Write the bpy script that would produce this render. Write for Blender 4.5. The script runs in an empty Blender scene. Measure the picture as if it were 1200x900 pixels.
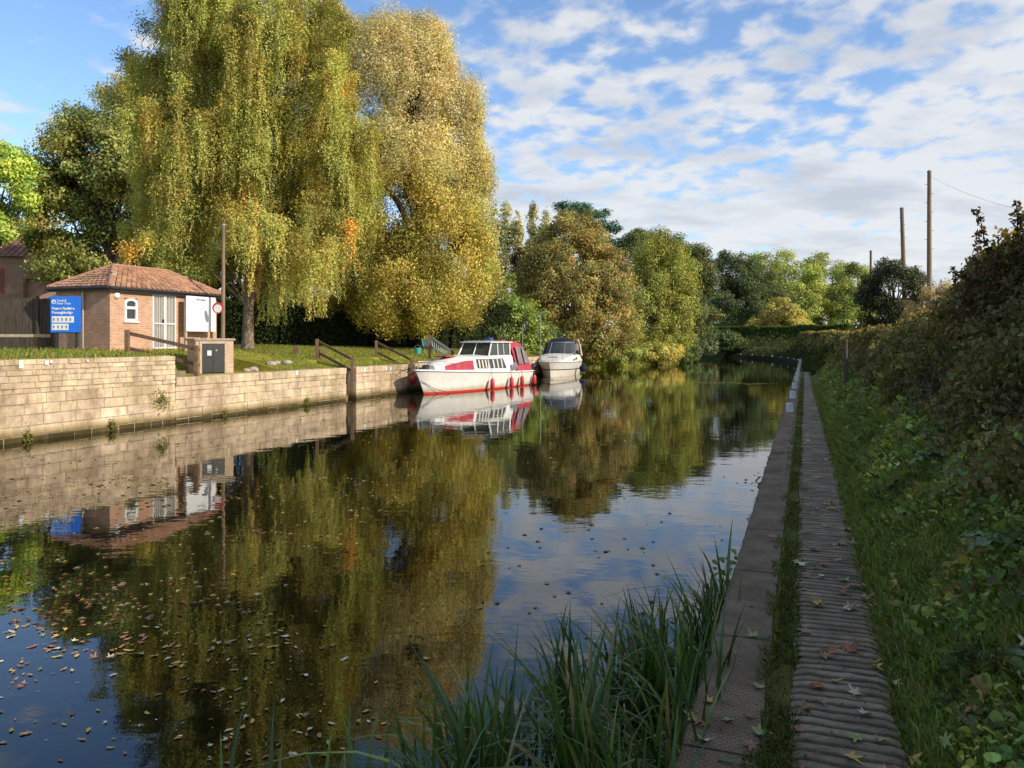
import bpy, bmesh, math, random
import numpy as np
from mathutils import Vector, Matrix, noise

random.seed(7)
RNG = np.random.default_rng(11)
SC = bpy.context.scene
COL = SC.collection
H = 2.1                     # eye height above the water
F = 900.0                   # focal length in photo pixels (1200 wide)

# ------------------------------------------------------------------ frame of the canal
D = (0.3560, 0.9345)        # along the canal
N = (0.9345, -0.3560)       # across, to the right
ROT = math.atan2(D[1], D[0])

def W(s, t, z=0.0):
    return Vector((s*D[0]+t*N[0], s*D[1]+t*N[1], z))

def P(u, v, Y):
    return Vector(((u-600)/F*Y, Y, H-(v-400)/F*Y))

def smooth(a, b, x):
    x = min(1.0, max(0.0, (x-a)/(b-a)))
    return x*x*(3-2*x)

def off(s):
    return -((s-68.0)**2)/170.0 if s > 68 else 0.0

def Lb(s):                  # left water edge
    return -15.24 + 4.5*smooth(55, 76, s) + off(min(s, 170))

def Rb(s):                  # right water edge
    return -0.5 + off(min(s, 170))

def lerp_tab(tab, x):
    if x <= tab[0][0]: return tab[0][1]
    for (a, b), (c, d) in zip(tab, tab[1:]):
        if x <= c:
            return b+(d-b)*(x-a)/(c-a)
    return tab[-1][1]

RECESS = ((23.45, 24.1), (27.95, 28.6))

def zleft(s, k):
    if s < 15.5:
        return lerp_tab(((0, 1.74), (1, 1.765), (4, 1.84), (9, 1.88), (14, 1.9), (30, 2.0), (80, 2.4)), k)
    low = lerp_tab(((0, 1.13), (.5, 1.14), (1.8, 1.42), (4, 1.58), (8, 1.80), (12, 1.9), (30, 2.0), (80, 2.4)), k)
    if s < 20.6:
        flat = lerp_tab(((0, 1.12), (2.5, 1.13), (3.0, 1.55), (3.9, 1.84), (8, 1.88), (12, 1.9), (30, 2.0), (80, 2.4)), k)
        return flat
    if s < 25 and k > 2:
        hi = lerp_tab(((2, 1.42), (3.9, 1.84), (8, 1.88), (12, 1.9), (30, 2.0), (80, 2.4)), k)
        f = smooth(21.5, 25, s); low = hi*(1-f)+low*f
    if k < 1.72:
        for a, b in RECESS:
            if a <= s <= b:
                return 0.25
    if s > 50:
        nat = lerp_tab(((.3, -.4), (.8, .15), (1.6, .5), (4, 1.0), (8, 1.6), (14, 1.9), (30, 2.0), (80, 2.4)), k)
        f = smooth(50, 53, s)
        return low*(1-f)+nat*f
    return low

def zright(s, q):
    return lerp_tab(((0, .385), (.43, .385), (.47, .355), (.87, .355), (.93, .39), (1.3, .60), (1.7, .92), (2.3, 1.12), (3, 1.3), (6, 1.4), (40, 1.6), (100, 3)), q)

# ------------------------------------------------------------------ object helpers
def tag(o, label=None, cat=None, group=None, kind=None):
    if label: o['label'] = label
    if cat: o['category'] = cat
    if group: o['group'] = group
    if kind: o['kind'] = kind
    return o

def thing(name, label, cat, loc=(0, 0, 0), rotz=0.0, group=None):
    o = bpy.data.objects.new(name, None)
    COL.objects.link(o)
    o.empty_display_size = 0.2
    o.location = loc
    o.rotation_euler = (0, 0, rotz)
    return tag(o, label, cat, group)

def link_mesh(name, me, m, parent=None):
    o = bpy.data.objects.new(name, me)
    COL.objects.link(o)
    if m is not None and not me.materials:
        me.materials.append(m)
    if parent is not None:
        o.parent = parent
    return o

def copy_tree(o, parent=None):
    c = o.copy()
    COL.objects.link(c)
    c.parent = parent
    for ch in list(o.children):
        copy_tree(ch, c)
    return c

class MB:
    def __init__(self):
        self.v = []; self.f = []
    def add(self, vs, fs):
        n = len(self.v)
        self.v += [tuple(p) for p in vs]
        self.f += [tuple(i+n for i in f) for f in fs]
        return self
    def box(self, x0, x1, y0, y1, z0, z1, rot=0.0, piv=None, tilt=None):
        vs = [Vector((x, y, z)) for z in (z0, z1) for y in (y0, y1) for x in (x0, x1)]
        if rot:
            c = Vector(piv) if piv else Vector(((x0+x1)/2, (y0+y1)/2, (z0+z1)/2))
            M = Matrix.Rotation(rot, 3, tilt or 'Z')
            vs = [M @ (p-c)+c for p in vs]
        return self.add(vs, [(0, 2, 3, 1), (4, 5, 7, 6), (0, 1, 5, 4), (2, 6, 7, 3), (0, 4, 6, 2), (1, 3, 7, 5)])
    def quad(self, a, b, c, d):
        return self.add([a, b, c, d], [(0, 1, 2, 3)])
    def poly(self, pts):
        return self.add(pts, [tuple(range(len(pts)))])
    def tube(self, pts, rad, n=8, cap=True):
        pts = [Vector(p) for p in pts]
        if not isinstance(rad, (list, tuple)): rad = [rad]*len(pts)
        vs = []; fs = []
        prev = None
        for i, p in enumerate(pts):
            a = pts[max(0, i-1)]; b = pts[min(len(pts)-1, i+1)]
            d = (b-a).normalized()
            up = Vector((0, 0, 1)) if abs(d.z) < .92 else Vector((1, 0, 0))
            x = d.cross(up).normalized()
            if prev is not None and x.dot(prev) < 0: x = -x
            prev = x
            y = d.cross(x).normalized()
            for j in range(n):
                t = 2*math.pi*j/n
                vs.append(p+(x*math.cos(t)+y*math.sin(t))*rad[i])
        for i in range(len(pts)-1):
            for j in range(n):
                j2 = (j+1) % n
                fs.append((i*n+j, i*n+j2, (i+1)*n+j2, (i+1)*n+j))
        if cap:
            fs.append(tuple(reversed(range(n))))
            fs.append(tuple((len(pts)-1)*n+j for j in range(n)))
        return self.add(vs, fs)
    def lathe(self, prof, n=16, c=(0, 0, 0), axis='Z'):
        vs = []; fs = []
        c = Vector(c)
        for r, z in prof:
            for j in range(n):
                t = 2*math.pi*j/n
                p = Vector((r*math.cos(t), r*math.sin(t), z))
                if axis == 'X': p = Vector((z, p.x, p.y))
                if axis == 'Y': p = Vector((p.x, z, p.y))
                vs.append(p+c)
        for i in range(len(prof)-1):
            for j in range(n):
                j2 = (j+1) % n
                fs.append((i*n+j, i*n+j2, (i+1)*n+j2, (i+1)*n+j))
        fs.append(tuple(range(n))); fs.append(tuple((len(prof)-1)*n+j for j in range(n)))
        return self.add(vs, fs)
    def loft(self, secs, closed=False, cap=False):
        n = len(secs[0]); vs = [p for s in secs for p in s]; fs = []
        for i in range(len(secs)-1):
            for j in range(n if closed else n-1):
                j2 = (j+1) % n
                fs.append((i*n+j, i*n+j2, (i+1)*n+j2, (i+1)*n+j))
        if cap:
            fs.append(tuple(range(n))); fs.append(tuple((len(secs)-1)*n+j for j in range(n)))
        return self.add(vs, fs)
    def build(self, name, m, parent=None, smooth_=False, bevel=0.0):
        me = bpy.data.meshes.new(name)
        me.from_pydata(self.v, [], self.f)
        bm = bmesh.new(); bm.from_mesh(me)
        bmesh.ops.recalc_face_normals(bm, faces=bm.faces)
        if bevel:
            es = [e for e in bm.edges if len(e.link_faces) == 2 and e.calc_face_angle(0) > .6]
            bmesh.ops.bevel(bm, geom=es, offset=bevel, segments=2, affect='EDGES', clamp_overlap=True)
        bm.to_mesh(me); bm.free()
        if smooth_:
            me.polygons.foreach_set('use_smooth', [True]*len(me.polygons))
            try: me.set_sharp_from_angle(angle=math.radians(38))
            except Exception: pass
        me.update()
        return link_mesh(name, me, m, parent)

def np_mesh(name, V, nper, cols, m, parent=None, F_=None):
    """V (n*nper,3): n polygons of nper corners; cols (n,3) one colour per polygon"""
    me = bpy.data.meshes.new(name)
    nv = len(V); npoly = nv//nper
    me.vertices.add(nv)
    me.vertices.foreach_set('co', np.ascontiguousarray(V, dtype=np.float32).ravel())
    me.loops.add(nv)
    me.loops.foreach_set('vertex_index', np.arange(nv, dtype=np.int32))
    me.polygons.add(npoly)
    me.polygons.foreach_set('loop_start', np.arange(0, nv, nper, dtype=np.int32))
    at = me.attributes.new('Col', 'FLOAT_COLOR', 'POINT')
    c = np.ones((nv, 4), dtype=np.float32)
    c[:, :3] = np.repeat(cols, nper, axis=0)
    at.data.foreach_set('color', c.ravel())
    me.update(calc_edges=True)
    return link_mesh(name, me, m, parent)

# ------------------------------------------------------------------ materials
def new_mat(name):
    m = bpy.data.materials.new(name); m.use_nodes = True
    nt = m.node_tree; b = nt.nodes['Principled BSDF']
    return m, nt, b

def nd(nt, typ, **kw):
    n = nt.nodes.new(typ)
    for k, v in kw.items():
        if hasattr(n, k) and not k.startswith('i_'): setattr(n, k, v)
    return n

def ramp(nt, fac, stops):
    r = nt.nodes.new('ShaderNodeValToRGB')
    e = r.color_ramp.elements
    while len(e) < len(stops): e.new(0.5)
    for el, (p, c) in zip(e, stops):
        el.position = p; el.color = (*c, 1) if len(c) == 3 else c
    nt.links.new(fac, r.inputs[0])
    return r.outputs[0]

def noise_tex(nt, vec, scale, detail=4, rough=.55, dist=0.0):
    n = nt.nodes.new('ShaderNodeTexNoise')
    n.inputs['Scale'].default_value = scale; n.inputs['Detail'].default_value = detail
    n.inputs['Roughness'].default_value = rough; n.inputs['Distortion'].default_value = dist
    if vec is not None: nt.links.new(vec, n.inputs['Vector'])
    return n.outputs[0]

def mapping(nt, vec, scale=(1, 1, 1), rot=(0, 0, 0)):
    m = nt.nodes.new('ShaderNodeMapping')
    m.inputs['Scale'].default_value = scale; m.inputs['Rotation'].default_value = rot
    nt.links.new(vec, m.inputs['Vector'])
    return m.outputs[0]

def objco(nt):
    return nt.nodes.new('ShaderNodeTexCoord').outputs['Object']

def mixc(nt, fac, a, b, mode='MIX'):
    m = nt.nodes.new('ShaderNodeMix'); m.data_type = 'RGBA'; m.blend_type = mode
    for i, x in ((0, fac), (6, a), (7, b)):
        if isinstance(x, (int, float)): m.inputs[i].default_value = x
        elif isinstance(x, tuple): m.inputs[i].default_value = (*x, 1)
        else: nt.links.new(x, m.inputs[i])
    return m.outputs[2]

def bump(nt, b, height, strength=.3, dist=.02):
    n = nt.nodes.new('ShaderNodeBump')
    n.inputs['Strength'].default_value = strength; n.inputs['Distance'].default_value = dist
    nt.links.new(height, n.inputs['Height']); nt.links.new(n.outputs[0], b.inputs['Normal'])

def pmat(name, c1, c2=None, scale=6.0, rough=.6, bmp=.0, bscale=None, metal=0.0, spec=.5, stretch=(1, 1, 1), dirt=0.0, bdist=.01, grime=False):
    m, nt, b = new_mat(name)
    c2 = c2 or tuple(x*.75 for x in c1)
    v = mapping(nt, objco(nt), stretch)
    n1 = noise_tex(nt, v, scale, 5, .6)
    col = ramp(nt, n1, [(.3, c2), (.7, c1)])
    if dirt:
        n2 = noise_tex(nt, objco(nt), scale*.35, 3, .7)
        f = ramp(nt, n2, [(.45, (0, 0, 0)), (.75, (dirt,)*3)])
        col = mixc(nt, f, col, tuple(x*.3 for x in c2))
    nt.links.new(col, b.inputs['Base Color'])
    b.inputs['Roughness'].default_value = rough; b.inputs['Metallic'].default_value = metal
    b.inputs['Specular IOR Level'].default_value = spec
    if grime:
        sx = nt.nodes.new('ShaderNodeSeparateXYZ'); nt.links.new(objco(nt), sx.inputs[0])
        ad = nt.nodes.new('ShaderNodeMath'); ad.operation = 'MULTIPLY_ADD'; nt.links.new(noise_tex(nt, mapping(nt, objco(nt), (5, 5, .6)), 2.0, 4, .6), ad.inputs[0]); ad.inputs[1].default_value = -.22; nt.links.new(sx.outputs[2], ad.inputs[2])
        col2 = mixc(nt, 1.0, col, ramp(nt, ad.outputs[0], [(0.0, (.66, .58, .44)), (.16, (1, 1, 1))]), 'MULTIPLY')
        nt.links.new(col2, b.inputs['Base Color'])
    if bmp:
        bump(nt, b, noise_tex(nt, v, bscale or scale*3, 4, .6), bmp, bdist)
    return m

def leafmat(name, transl=.35, rough=.55, spec=.25, gain=1.0):
    m, nt, b = new_mat(name)
    a = nt.nodes.new('ShaderNodeAttribute'); a.attribute_name = 'Col'
    col = a.outputs['Color']
    if gain != 1: col = mixc(nt, 1.0, col, (gain*.93, gain*.90, gain*1.5), 'MULTIPLY')
    nt.links.new(col, b.inputs['Base Color'])
    b.inputs['Roughness'].default_value = rough
    b.inputs['Specular IOR Level'].default_value = spec
    if transl:
        t = nt.nodes.new('ShaderNodeBsdfTranslucent')
        c2 = mixc(nt, 1.0, col, (1.15, 1.1, .55), 'MULTIPLY')
        nt.links.new(c2, t.inputs['Color'])
        mx = nt.nodes.new('ShaderNodeMixShader'); mx.inputs[0].default_value = transl
        nt.links.new(b.outputs[0], mx.inputs[1]); nt.links.new(t.outputs[0], mx.inputs[2])
        nt.links.new(mx.outputs[0], nt.nodes['Material Output'].inputs[0])
    return m

def brickmat(name, c1, c2, mortar, scale=1.0, bw=.225, bh=.075, msize=.011, var=.5, stain=.0, bst=.5):
    m, nt, b = new_mat(name)
    sx = nt.nodes.new('ShaderNodeSeparateXYZ'); nt.links.new(objco(nt), sx.inputs[0])
    ad = nt.nodes.new('ShaderNodeMath'); ad.operation = 'ADD'
    nt.links.new(sx.outputs[0], ad.inputs[0]); nt.links.new(sx.outputs[1], ad.inputs[1])
    cb = nt.nodes.new('ShaderNodeCombineXYZ')
    nt.links.new(ad.outputs[0], cb.inputs[0]); nt.links.new(sx.outputs[2], cb.inputs[1])
    br = nt.nodes.new('ShaderNodeTexBrick')
    nt.links.new(cb.outputs[0], br.inputs['Vector'])
    br.inputs['Color1'].default_value = (*c1, 1); br.inputs['Color2'].default_value = (*c2, 1)
    br.inputs['Mortar'].default_value = (*mortar, 1)
    br.inputs['Scale'].default_value = scale; br.inputs['Brick Width'].default_value = bw
    br.inputs['Row Height'].default_value = bh; br.inputs['Mortar Size'].default_value = msize
    br.inputs['Mortar Smooth'].default_value = .2
    n1 = noise_tex(nt, objco(nt), 2.2, 5, .65)
    f = ramp(nt, n1, [(.3, (.55, .5, .45)), (.7, (1.15, 1.1, 1.05))])
    col = mixc(nt, var, br.outputs['Color'], f, 'MULTIPLY')
    n2 = noise_tex(nt, objco(nt), 30, 3, .7)
    col = mixc(nt, .35, col, ramp(nt, n2, [(.2, (.5, .5, .5)), (.8, (1.3, 1.3, 1.3))]), 'MULTIPLY')
    nt.links.new(col, b.inputs['Base Color'])
    b.inputs['Roughness'].default_value = .85; b.inputs['Specular IOR Level'].default_value = .2
    inv = nt.nodes.new('ShaderNodeMath'); inv.operation = 'SUBTRACT'; inv.inputs[0].default_value = 1
    nt.links.new(br.outputs['Fac'], inv.inputs[1])
    bump(nt, b, inv.outputs[0], bst, .01)
    return m

M = {}
M['leaf'] = leafmat('foliage_leaves', .4)
M['tree_leaf'] = leafmat('tree_leaves', .32, gain=1.62)
M['bark'] = pmat('bark_brown', (.16, .12, .085), (.06, .045, .035), 9, .9, .8, 14, stretch=(1, 1, .25), spec=.1, bdist=.03)
M['bark_pale'] = pmat('bark_pale', (.36, .28, .2), (.12, .09, .07), 7, .9, .8, 14, stretch=(1, 1, .4), spec=.1, bdist=.03)
M['wood_dark'] = pmat('weathered_dark_wood', (.16, .115, .08), (.07, .05, .04), 7, .85, .5, 20, stretch=(.3, 3, 3), spec=.15)
M['wood_rail'] = pmat('handrail_wood', (.26, .16, .09), (.12, .075, .05), 8, .8, .4, 20, spec=.2)
M['wood_pale'] = pmat('pale_timber', (.56, .45, .31), (.36, .28, .19), 6, .8, .3, 20, spec=.2)
M['pole'] = pmat('pole_timber', (.34, .23, .15), (.17, .115, .075), 5, .85, .5, 16, stretch=(2, 2, .2), spec=.15)
M['white'] = pmat('white_paint', (.82, .82, .80), (.7, .7, .68), 5, .45, .05, 30, spec=.4)
M['white_gloss'] = pmat('white_gelcoat', (.84, .82, .78), (.72, .69, .63), 2.5, .25, .0, spec=.5, dirt=.06, grime=True)
M['cream_gloss'] = pmat('cream_gelcoat', (.84, .81, .76), (.74, .70, .63), 2.5, .3, .0, spec=.5, dirt=.08, grime=True)
M['black'] = pmat('black_paint', (.035, .036, .04), (.02, .02, .022), 8, .5, .1, 30)
M['grey_metal'] = pmat('galvanised_metal', (.42, .43, .44), (.3, .31, .32), 20, .4, .1, 60, metal=.6)
M['brick'] = brickmat('red_brown_brick', (.66, .36, .22), (.50, .25, .15), (.55, .47, .38))
M['house_brick'] = brickmat('old_house_brick', (.42, .22, .13), (.30, .16, .10), (.32, .27, .22))
M['brick_pale'] = brickmat('buff_brick', (.66, .46, .32), (.54, .36, .24), (.6, .52, .43))

# glass: dark glossy
def glassmat(name, c=(.05, .06, .065), tr=.0, rough=.04):
    m, nt, b = new_mat(name)
    n1 = noise_tex(nt, objco(nt), 3, 2)
    nt.links.new(ramp(nt, n1, [(.3, tuple(x*.6 for x in c)), (.7, c)]), b.inputs['Base Color'])
    b.inputs['Roughness'].default_value = rough
    b.inputs['Transmission Weight'].default_value = tr
    b.inputs['IOR'].default_value = 1.45
    return m
M['glass'] = glassmat('dark_window_glass')
M['glass_green'] = glassmat('wheelhouse_glass', (.06, .075, .06))
M['vinyl'] = glassmat('clear_vinyl', (.25, .2, .2), .0, .25)
# ------------------------------------------------------------------ world, sun, camera
SUN_AZ = Vector((0.885, -0.465)).normalized()
SUN_EL = math.radians(27)
def build_world():
    w = bpy.data.worlds.new("World"); SC.world = w; w.use_nodes = True
    nt = w.node_tree; nt.nodes.clear()
    out = nt.nodes.new('ShaderNodeOutputWorld'); bg = nt.nodes.new('ShaderNodeBackground')
    nt.links.new(bg.outputs[0], out.inputs[0]); bg.inputs[1].default_value = 0.1
    sky = nt.nodes.new('ShaderNodeTexSky'); sky.sky_type = 'NISHITA'; sky.sun_disc = False
    sky.sun_elevation = SUN_EL; sky.sun_rotation = math.atan2(SUN_AZ.x, SUN_AZ.y)
    sky.air_density = 1.0; sky.dust_density = .3; sky.ozone_density = 2.0
    hs = nt.nodes.new('ShaderNodeHueSaturation'); hs.inputs['Saturation'].default_value = 1.06
    hs.inputs['Value'].default_value = 2.05
    nt.links.new(sky.outputs[0], hs.inputs['Color'])
    skyc = mixc(nt, 1.0, hs.outputs[0], (.98, 1.0, 1.08), 'MULTIPLY')
    tc = nt.nodes.new('ShaderNodeTexCoord')
    sp = nt.nodes.new('ShaderNodeSeparateXYZ'); nt.links.new(tc.outputs['Generated'], sp.inputs[0])
    def math_(op, a, b=None, c=None):
        n = nt.nodes.new('ShaderNodeMath'); n.operation = op
        for i, x in enumerate((a, b, c)):
            if x is None: continue
            if isinstance(x, (int, float)): n.inputs[i].default_value = x
            else: nt.links.new(x, n.inputs[i])
        return n.outputs[0]
    z = math_('MAXIMUM', sp.outputs[2], 0.0)
    zz = math_('ADD', z, 0.20)
    cx = math_('DIVIDE', sp.outputs[0], zz); cy = math_('DIVIDE', sp.outputs[1], zz)
    cb = nt.nodes.new('ShaderNodeCombineXYZ'); nt.links.new(cx, cb.inputs[0]); nt.links.new(cy, cb.inputs[1])
    v = mapping(nt, cb.outputs[0], (1.0, .95, 1), (0, 0, .5))
    big = noise_tex(nt, v, 1.5, 3, .5)
    det = noise_tex(nt, v, 10.5, 6, .5, .15)
    # coverage grows to the right and towards the horizon
    cov = math_('MULTIPLY_ADD', sp.outputs[0], .19, .018)
    d = math_('MULTIPLY_ADD', big, .55, 0.0)
    d = math_('ADD', d, math_('MULTIPLY', det, .75))
    d = math_('ADD', d, cov)
    hz = nt.nodes.new('ShaderNodeMapRange'); hz.inputs[1].default_value = .27; hz.inputs[2].default_value = .02
    hz.inputs[3].default_value = 0.0; hz.inputs[4].default_value = .22
    nt.links.new(z, hz.inputs[0]); d = math_('ADD', d, hz.outputs[0])
    mr = nt.nodes.new('ShaderNodeMapRange'); mr.inputs[1].default_value = .60; mr.inputs[2].default_value = .81
    mr.interpolation_type = 'SMOOTHSTEP'
    nt.links.new(d, mr.inputs[0])
    fac = math_('MULTIPLY', mr.outputs[0], .9)
    # shading of the cloud: thick middles greyer
    sh = noise_tex(nt, mapping(nt, cb.outputs[0], (1, 1.6, 1), (0, 0, .3)), 2.1, 5, .55)
    cc = ramp(nt, sh, [(.34, (5.9, 6.25, 6.9)), (.54, (8.4, 8.5, 8.7))])
    edge = mixc(nt, mr.outputs[0], (7.0, 7.6, 8.4), cc)
    col = mixc(nt, fac, skyc, edge)
    nt.links.new(col, bg.inputs[0])
build_world()

sun = bpy.data.lights.new('sun', 'SUN'); sun.energy = 5.0; sun.angle = math.radians(.5); sun.color = (1.0, .90, .74)
so = bpy.data.objects.new('sun', sun); COL.objects.link(so)
sd = Vector((SUN_AZ.x*math.cos(SUN_EL), SUN_AZ.y*math.cos(SUN_EL), math.sin(SUN_EL)))
so.rotation_euler = (-sd).to_track_quat('-Z', 'Y').to_euler(); so.location = (30, -20, 40)

cam = bpy.data.cameras.new('camera'); co = bpy.data.objects.new('camera', cam); COL.objects.link(co)
co.location = (0, 0, H); co.rotation_euler = (math.radians(90), 0, 0)
cam.lens = 27.0; cam.sensor_width = 36.0; cam.shift_y = -50/1200; cam.clip_end = 5000; cam.clip_start = .05
SC.camera = co
SC.view_settings.view_transform = 'Standard'; SC.view_settings.look = 'None'
SC.view_settings.exposure = 0; SC.view_settings.gamma = 1
SC.cycles.max_bounces = 6; SC.cycles.transparent_max_bounces = 4
SC.cycles.diffuse_bounces = 3; SC.cycles.glossy_bounces = 3
SC.cycles.use_denoising = True

# ------------------------------------------------------------------ ground sheet
def ground_material():
    m, nt, b = new_mat('ground_grass')
    a = nt.nodes.new('ShaderNodeAttribute'); a.attribute_name = 'Col'
    n1 = noise_tex(nt, objco(nt), .9, 6, .65)
    n2 = noise_tex(nt, objco(nt), 14, 5, .7)
    c = mixc(nt, .75, a.outputs['Color'], ramp(nt, n1, [(.3, (.55, .6, .45)), (.68, (1.5, 1.3, 1.0))]), 'MULTIPLY')
    c = mixc(nt, .7, c, ramp(nt, n2, [(.25, (.45, .45, .4)), (.75, (1.5, 1.5, 1.4))]), 'MULTIPLY')
    nt.links.new(c, b.inputs['Base Color'])
    b.inputs['Roughness'].default_value = .95; b.inputs['Specular IOR Level'].default_value = .1
    bump(nt, b, n2, .8, .05)
    return m

def build_ground():
    ss = [-300, -120, -60, -40, -30, -20, -12, -8, -4]+[x*.5 for x in range(-4, 62)]
    ss += [15.48, 15.5, 20.58, 20.6, 23.44, 23.45, 24.1, 24.11, 27.94, 27.95, 28.6, 28.61]
    ss += list(range(31, 60))+list(range(60, 130, 2))+list(range(130, 172, 4))+[180, 200, 240, 300, 400, 600, 900, 1500]
    ss = sorted(set(ss))
    ks = [2000, 1000, 500, 300, 200, 140, 100, 75, 60, 48, 40, 33, 28, 24, 20, 17, 14, 12, 10, 8.5, 7, 6, 5, 4, 3.2, 2.5, 1.9, 1.73, 1.71, 1.3, .8, .45, .40]
    qs = [.20, .24, .43, .47, .87, .93, 1.0, 1.1, 1.3, 1.5, 1.7, 2.0, 2.3, 2.6, 3, 3.6, 4.5, 6, 9, 14, 20, 30, 45, 70, 100, 150, 300, 600, 1200, 2000]
    V = []; C = []
    rr = random.Random(3)
    for s in ss:
        L, R = Lb(s), Rb(s)
        for k in ks:
            z = zleft(s, k)
            if k > 3: z += .05*noise.noise(Vector((s*.3, k*.3, 0)))
            V.append(W(s, L-k, z)); C.append((.26, .26, .05) if k < 60 else (.15, .18, .05))
        V.append(W(s, L-.40 if s < 50 else L-.1, -1.0)); C.append((.05, .045, .03))
        V.append(W(s, (L+R)/2, -1.3)); C.append((.05, .045, .03))
        V.append(W(s, R+.18, -1.0)); C.append((.05, .045, .03))
        for q in qs:
            z = zright(s, q)
            if q > 1: z += .05*noise.noise(Vector((s*.6, q*.8, 5)))
            dark = q < 9
            V.append(W(s, R+q, z)); C.append((.13, .15, .05) if dark else (.16, .20, .05))
    nc = len(ks)+3+len(qs)
    Fc = [(i*nc+j, i*nc+j+1, (i+1)*nc+j+1, (i+1)*nc+j) for i in range(len(ss)-1) for j in range(nc-1)]
    me = bpy.data.meshes.new('ground'); me.from_pydata(V, [], Fc)
    at = me.attributes.new('Col', 'FLOAT_COLOR', 'POINT')
    for i, c in enumerate(C): at.data[i].color = (*c, 1)
    me.update()
    bm = bmesh.new(); bm.from_mesh(me); bmesh.ops.recalc_face_normals(bm, faces=bm.faces); bm.to_mesh(me); bm.free()
    o = link_mesh('ground', me, ground_material()); o['kind'] = 'structure'
build_ground()

def water_material():
    m, nt, b = new_mat('canal_water')
    b.inputs['Roughness'].default_value = .012; b.inputs['IOR'].default_value = 1.56
    n0 = noise_tex(nt, objco(nt), .4, 3)
    nt.links.new(ramp(nt, n0, [(.3, (.004, .0045, .002)), (.7, (.008, .008, .0035))]), b.inputs['Base Color'])
    v1 = mapping(nt, objco(nt), (1, 1.6, 1), (0, 0, .35))
    a = noise_tex(nt, v1, 1.1, 3, .5)
    c = noise_tex(nt, v1, 7.0, 2, .5)
    mx = nt.nodes.new('ShaderNodeMath'); mx.operation = 'MULTIPLY_ADD'
    nt.links.new(c, mx.inputs[0]); mx.inputs[1].default_value = .13; nt.links.new(a, mx.inputs[2])
    bump(nt, b, mx.outputs[0], .19, .016)
    return m

def build_water():
    ss = [-60, -30, -10, 0, 10, 20, 30, 40, 50]+list(range(54, 80, 2))+list(range(80, 200, 5))
    mb = MB(); secs = []
    for s in ss:
        L, R = Lb(s), Rb(s)
        secs.append([W(s, L-.6+(R+.2-L+.6)*i/6, 0) for i in range(7)])
    mb.loft(secs)
    o = mb.build('canal_water', water_material()); o['kind'] = 'structure'
build_water()

# ------------------------------------------------------------------ stone quay walls (real blocks)
def stonemat():
    m, nt, b = new_mat('limestone_blocks')
    a = nt.nodes.new('ShaderNodeAttribute'); a.attribute_name = 'Col'
    n1 = noise_tex(nt, objco(nt), 5, 6, .7); n2 = noise_tex(nt, objco(nt), 45, 4, .7)
    n3 = noise_tex(nt, mapping(nt, objco(nt), (1, 1, .35)), 1.3, 5, .7)
    c = mixc(nt, .6, a.outputs['Color'], ramp(nt, n1, [(.3, (.48, .44, .38)), (.62, (1.22, 1.2, 1.18))]), 'MULTIPLY')
    c = mixc(nt, .5, c, ramp(nt, n2, [(.3, (.6, .6, .6)), (.7, (1.25, 1.25, 1.25))]), 'MULTIPLY')
    c = mixc(nt, .8, c, ramp(nt, n3, [(.36, (.46, .41, .33)), (.62, (1.10, 1.08, 1.04))]), 'MULTIPLY')
    # damp dark band at the waterline
    g = nt.nodes.new('ShaderNodeNewGeometry'); sx = nt.nodes.new('ShaderNodeSeparateXYZ'); nt.links.new(g.outputs['Position'], sx.inputs[0])
    ad = nt.nodes.new('ShaderNodeMath'); ad.operation = 'MULTIPLY_ADD'; nt.links.new(n1, ad.inputs[0]); ad.inputs[1].default_value = -.16
    nt.links.new(sx.outputs[2], ad.inputs[2])
    f = ramp(nt, ad.outputs[0], [(.0, (.13, .13, .07)), (.06, (.42, .40, .27)), (.22, (1, 1, 1))])
    c = mixc(nt, 1.0, c, f, 'MULTIPLY')
    nt.links.new(c, b.inputs['Base Color']); b.inputs['Roughness'].default_value = .9; b.inputs['Specular IOR Level'].default_value = .15
    bump(nt, b, n2, .6, .012)
    return m
M['stone'] = stonemat()

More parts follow.
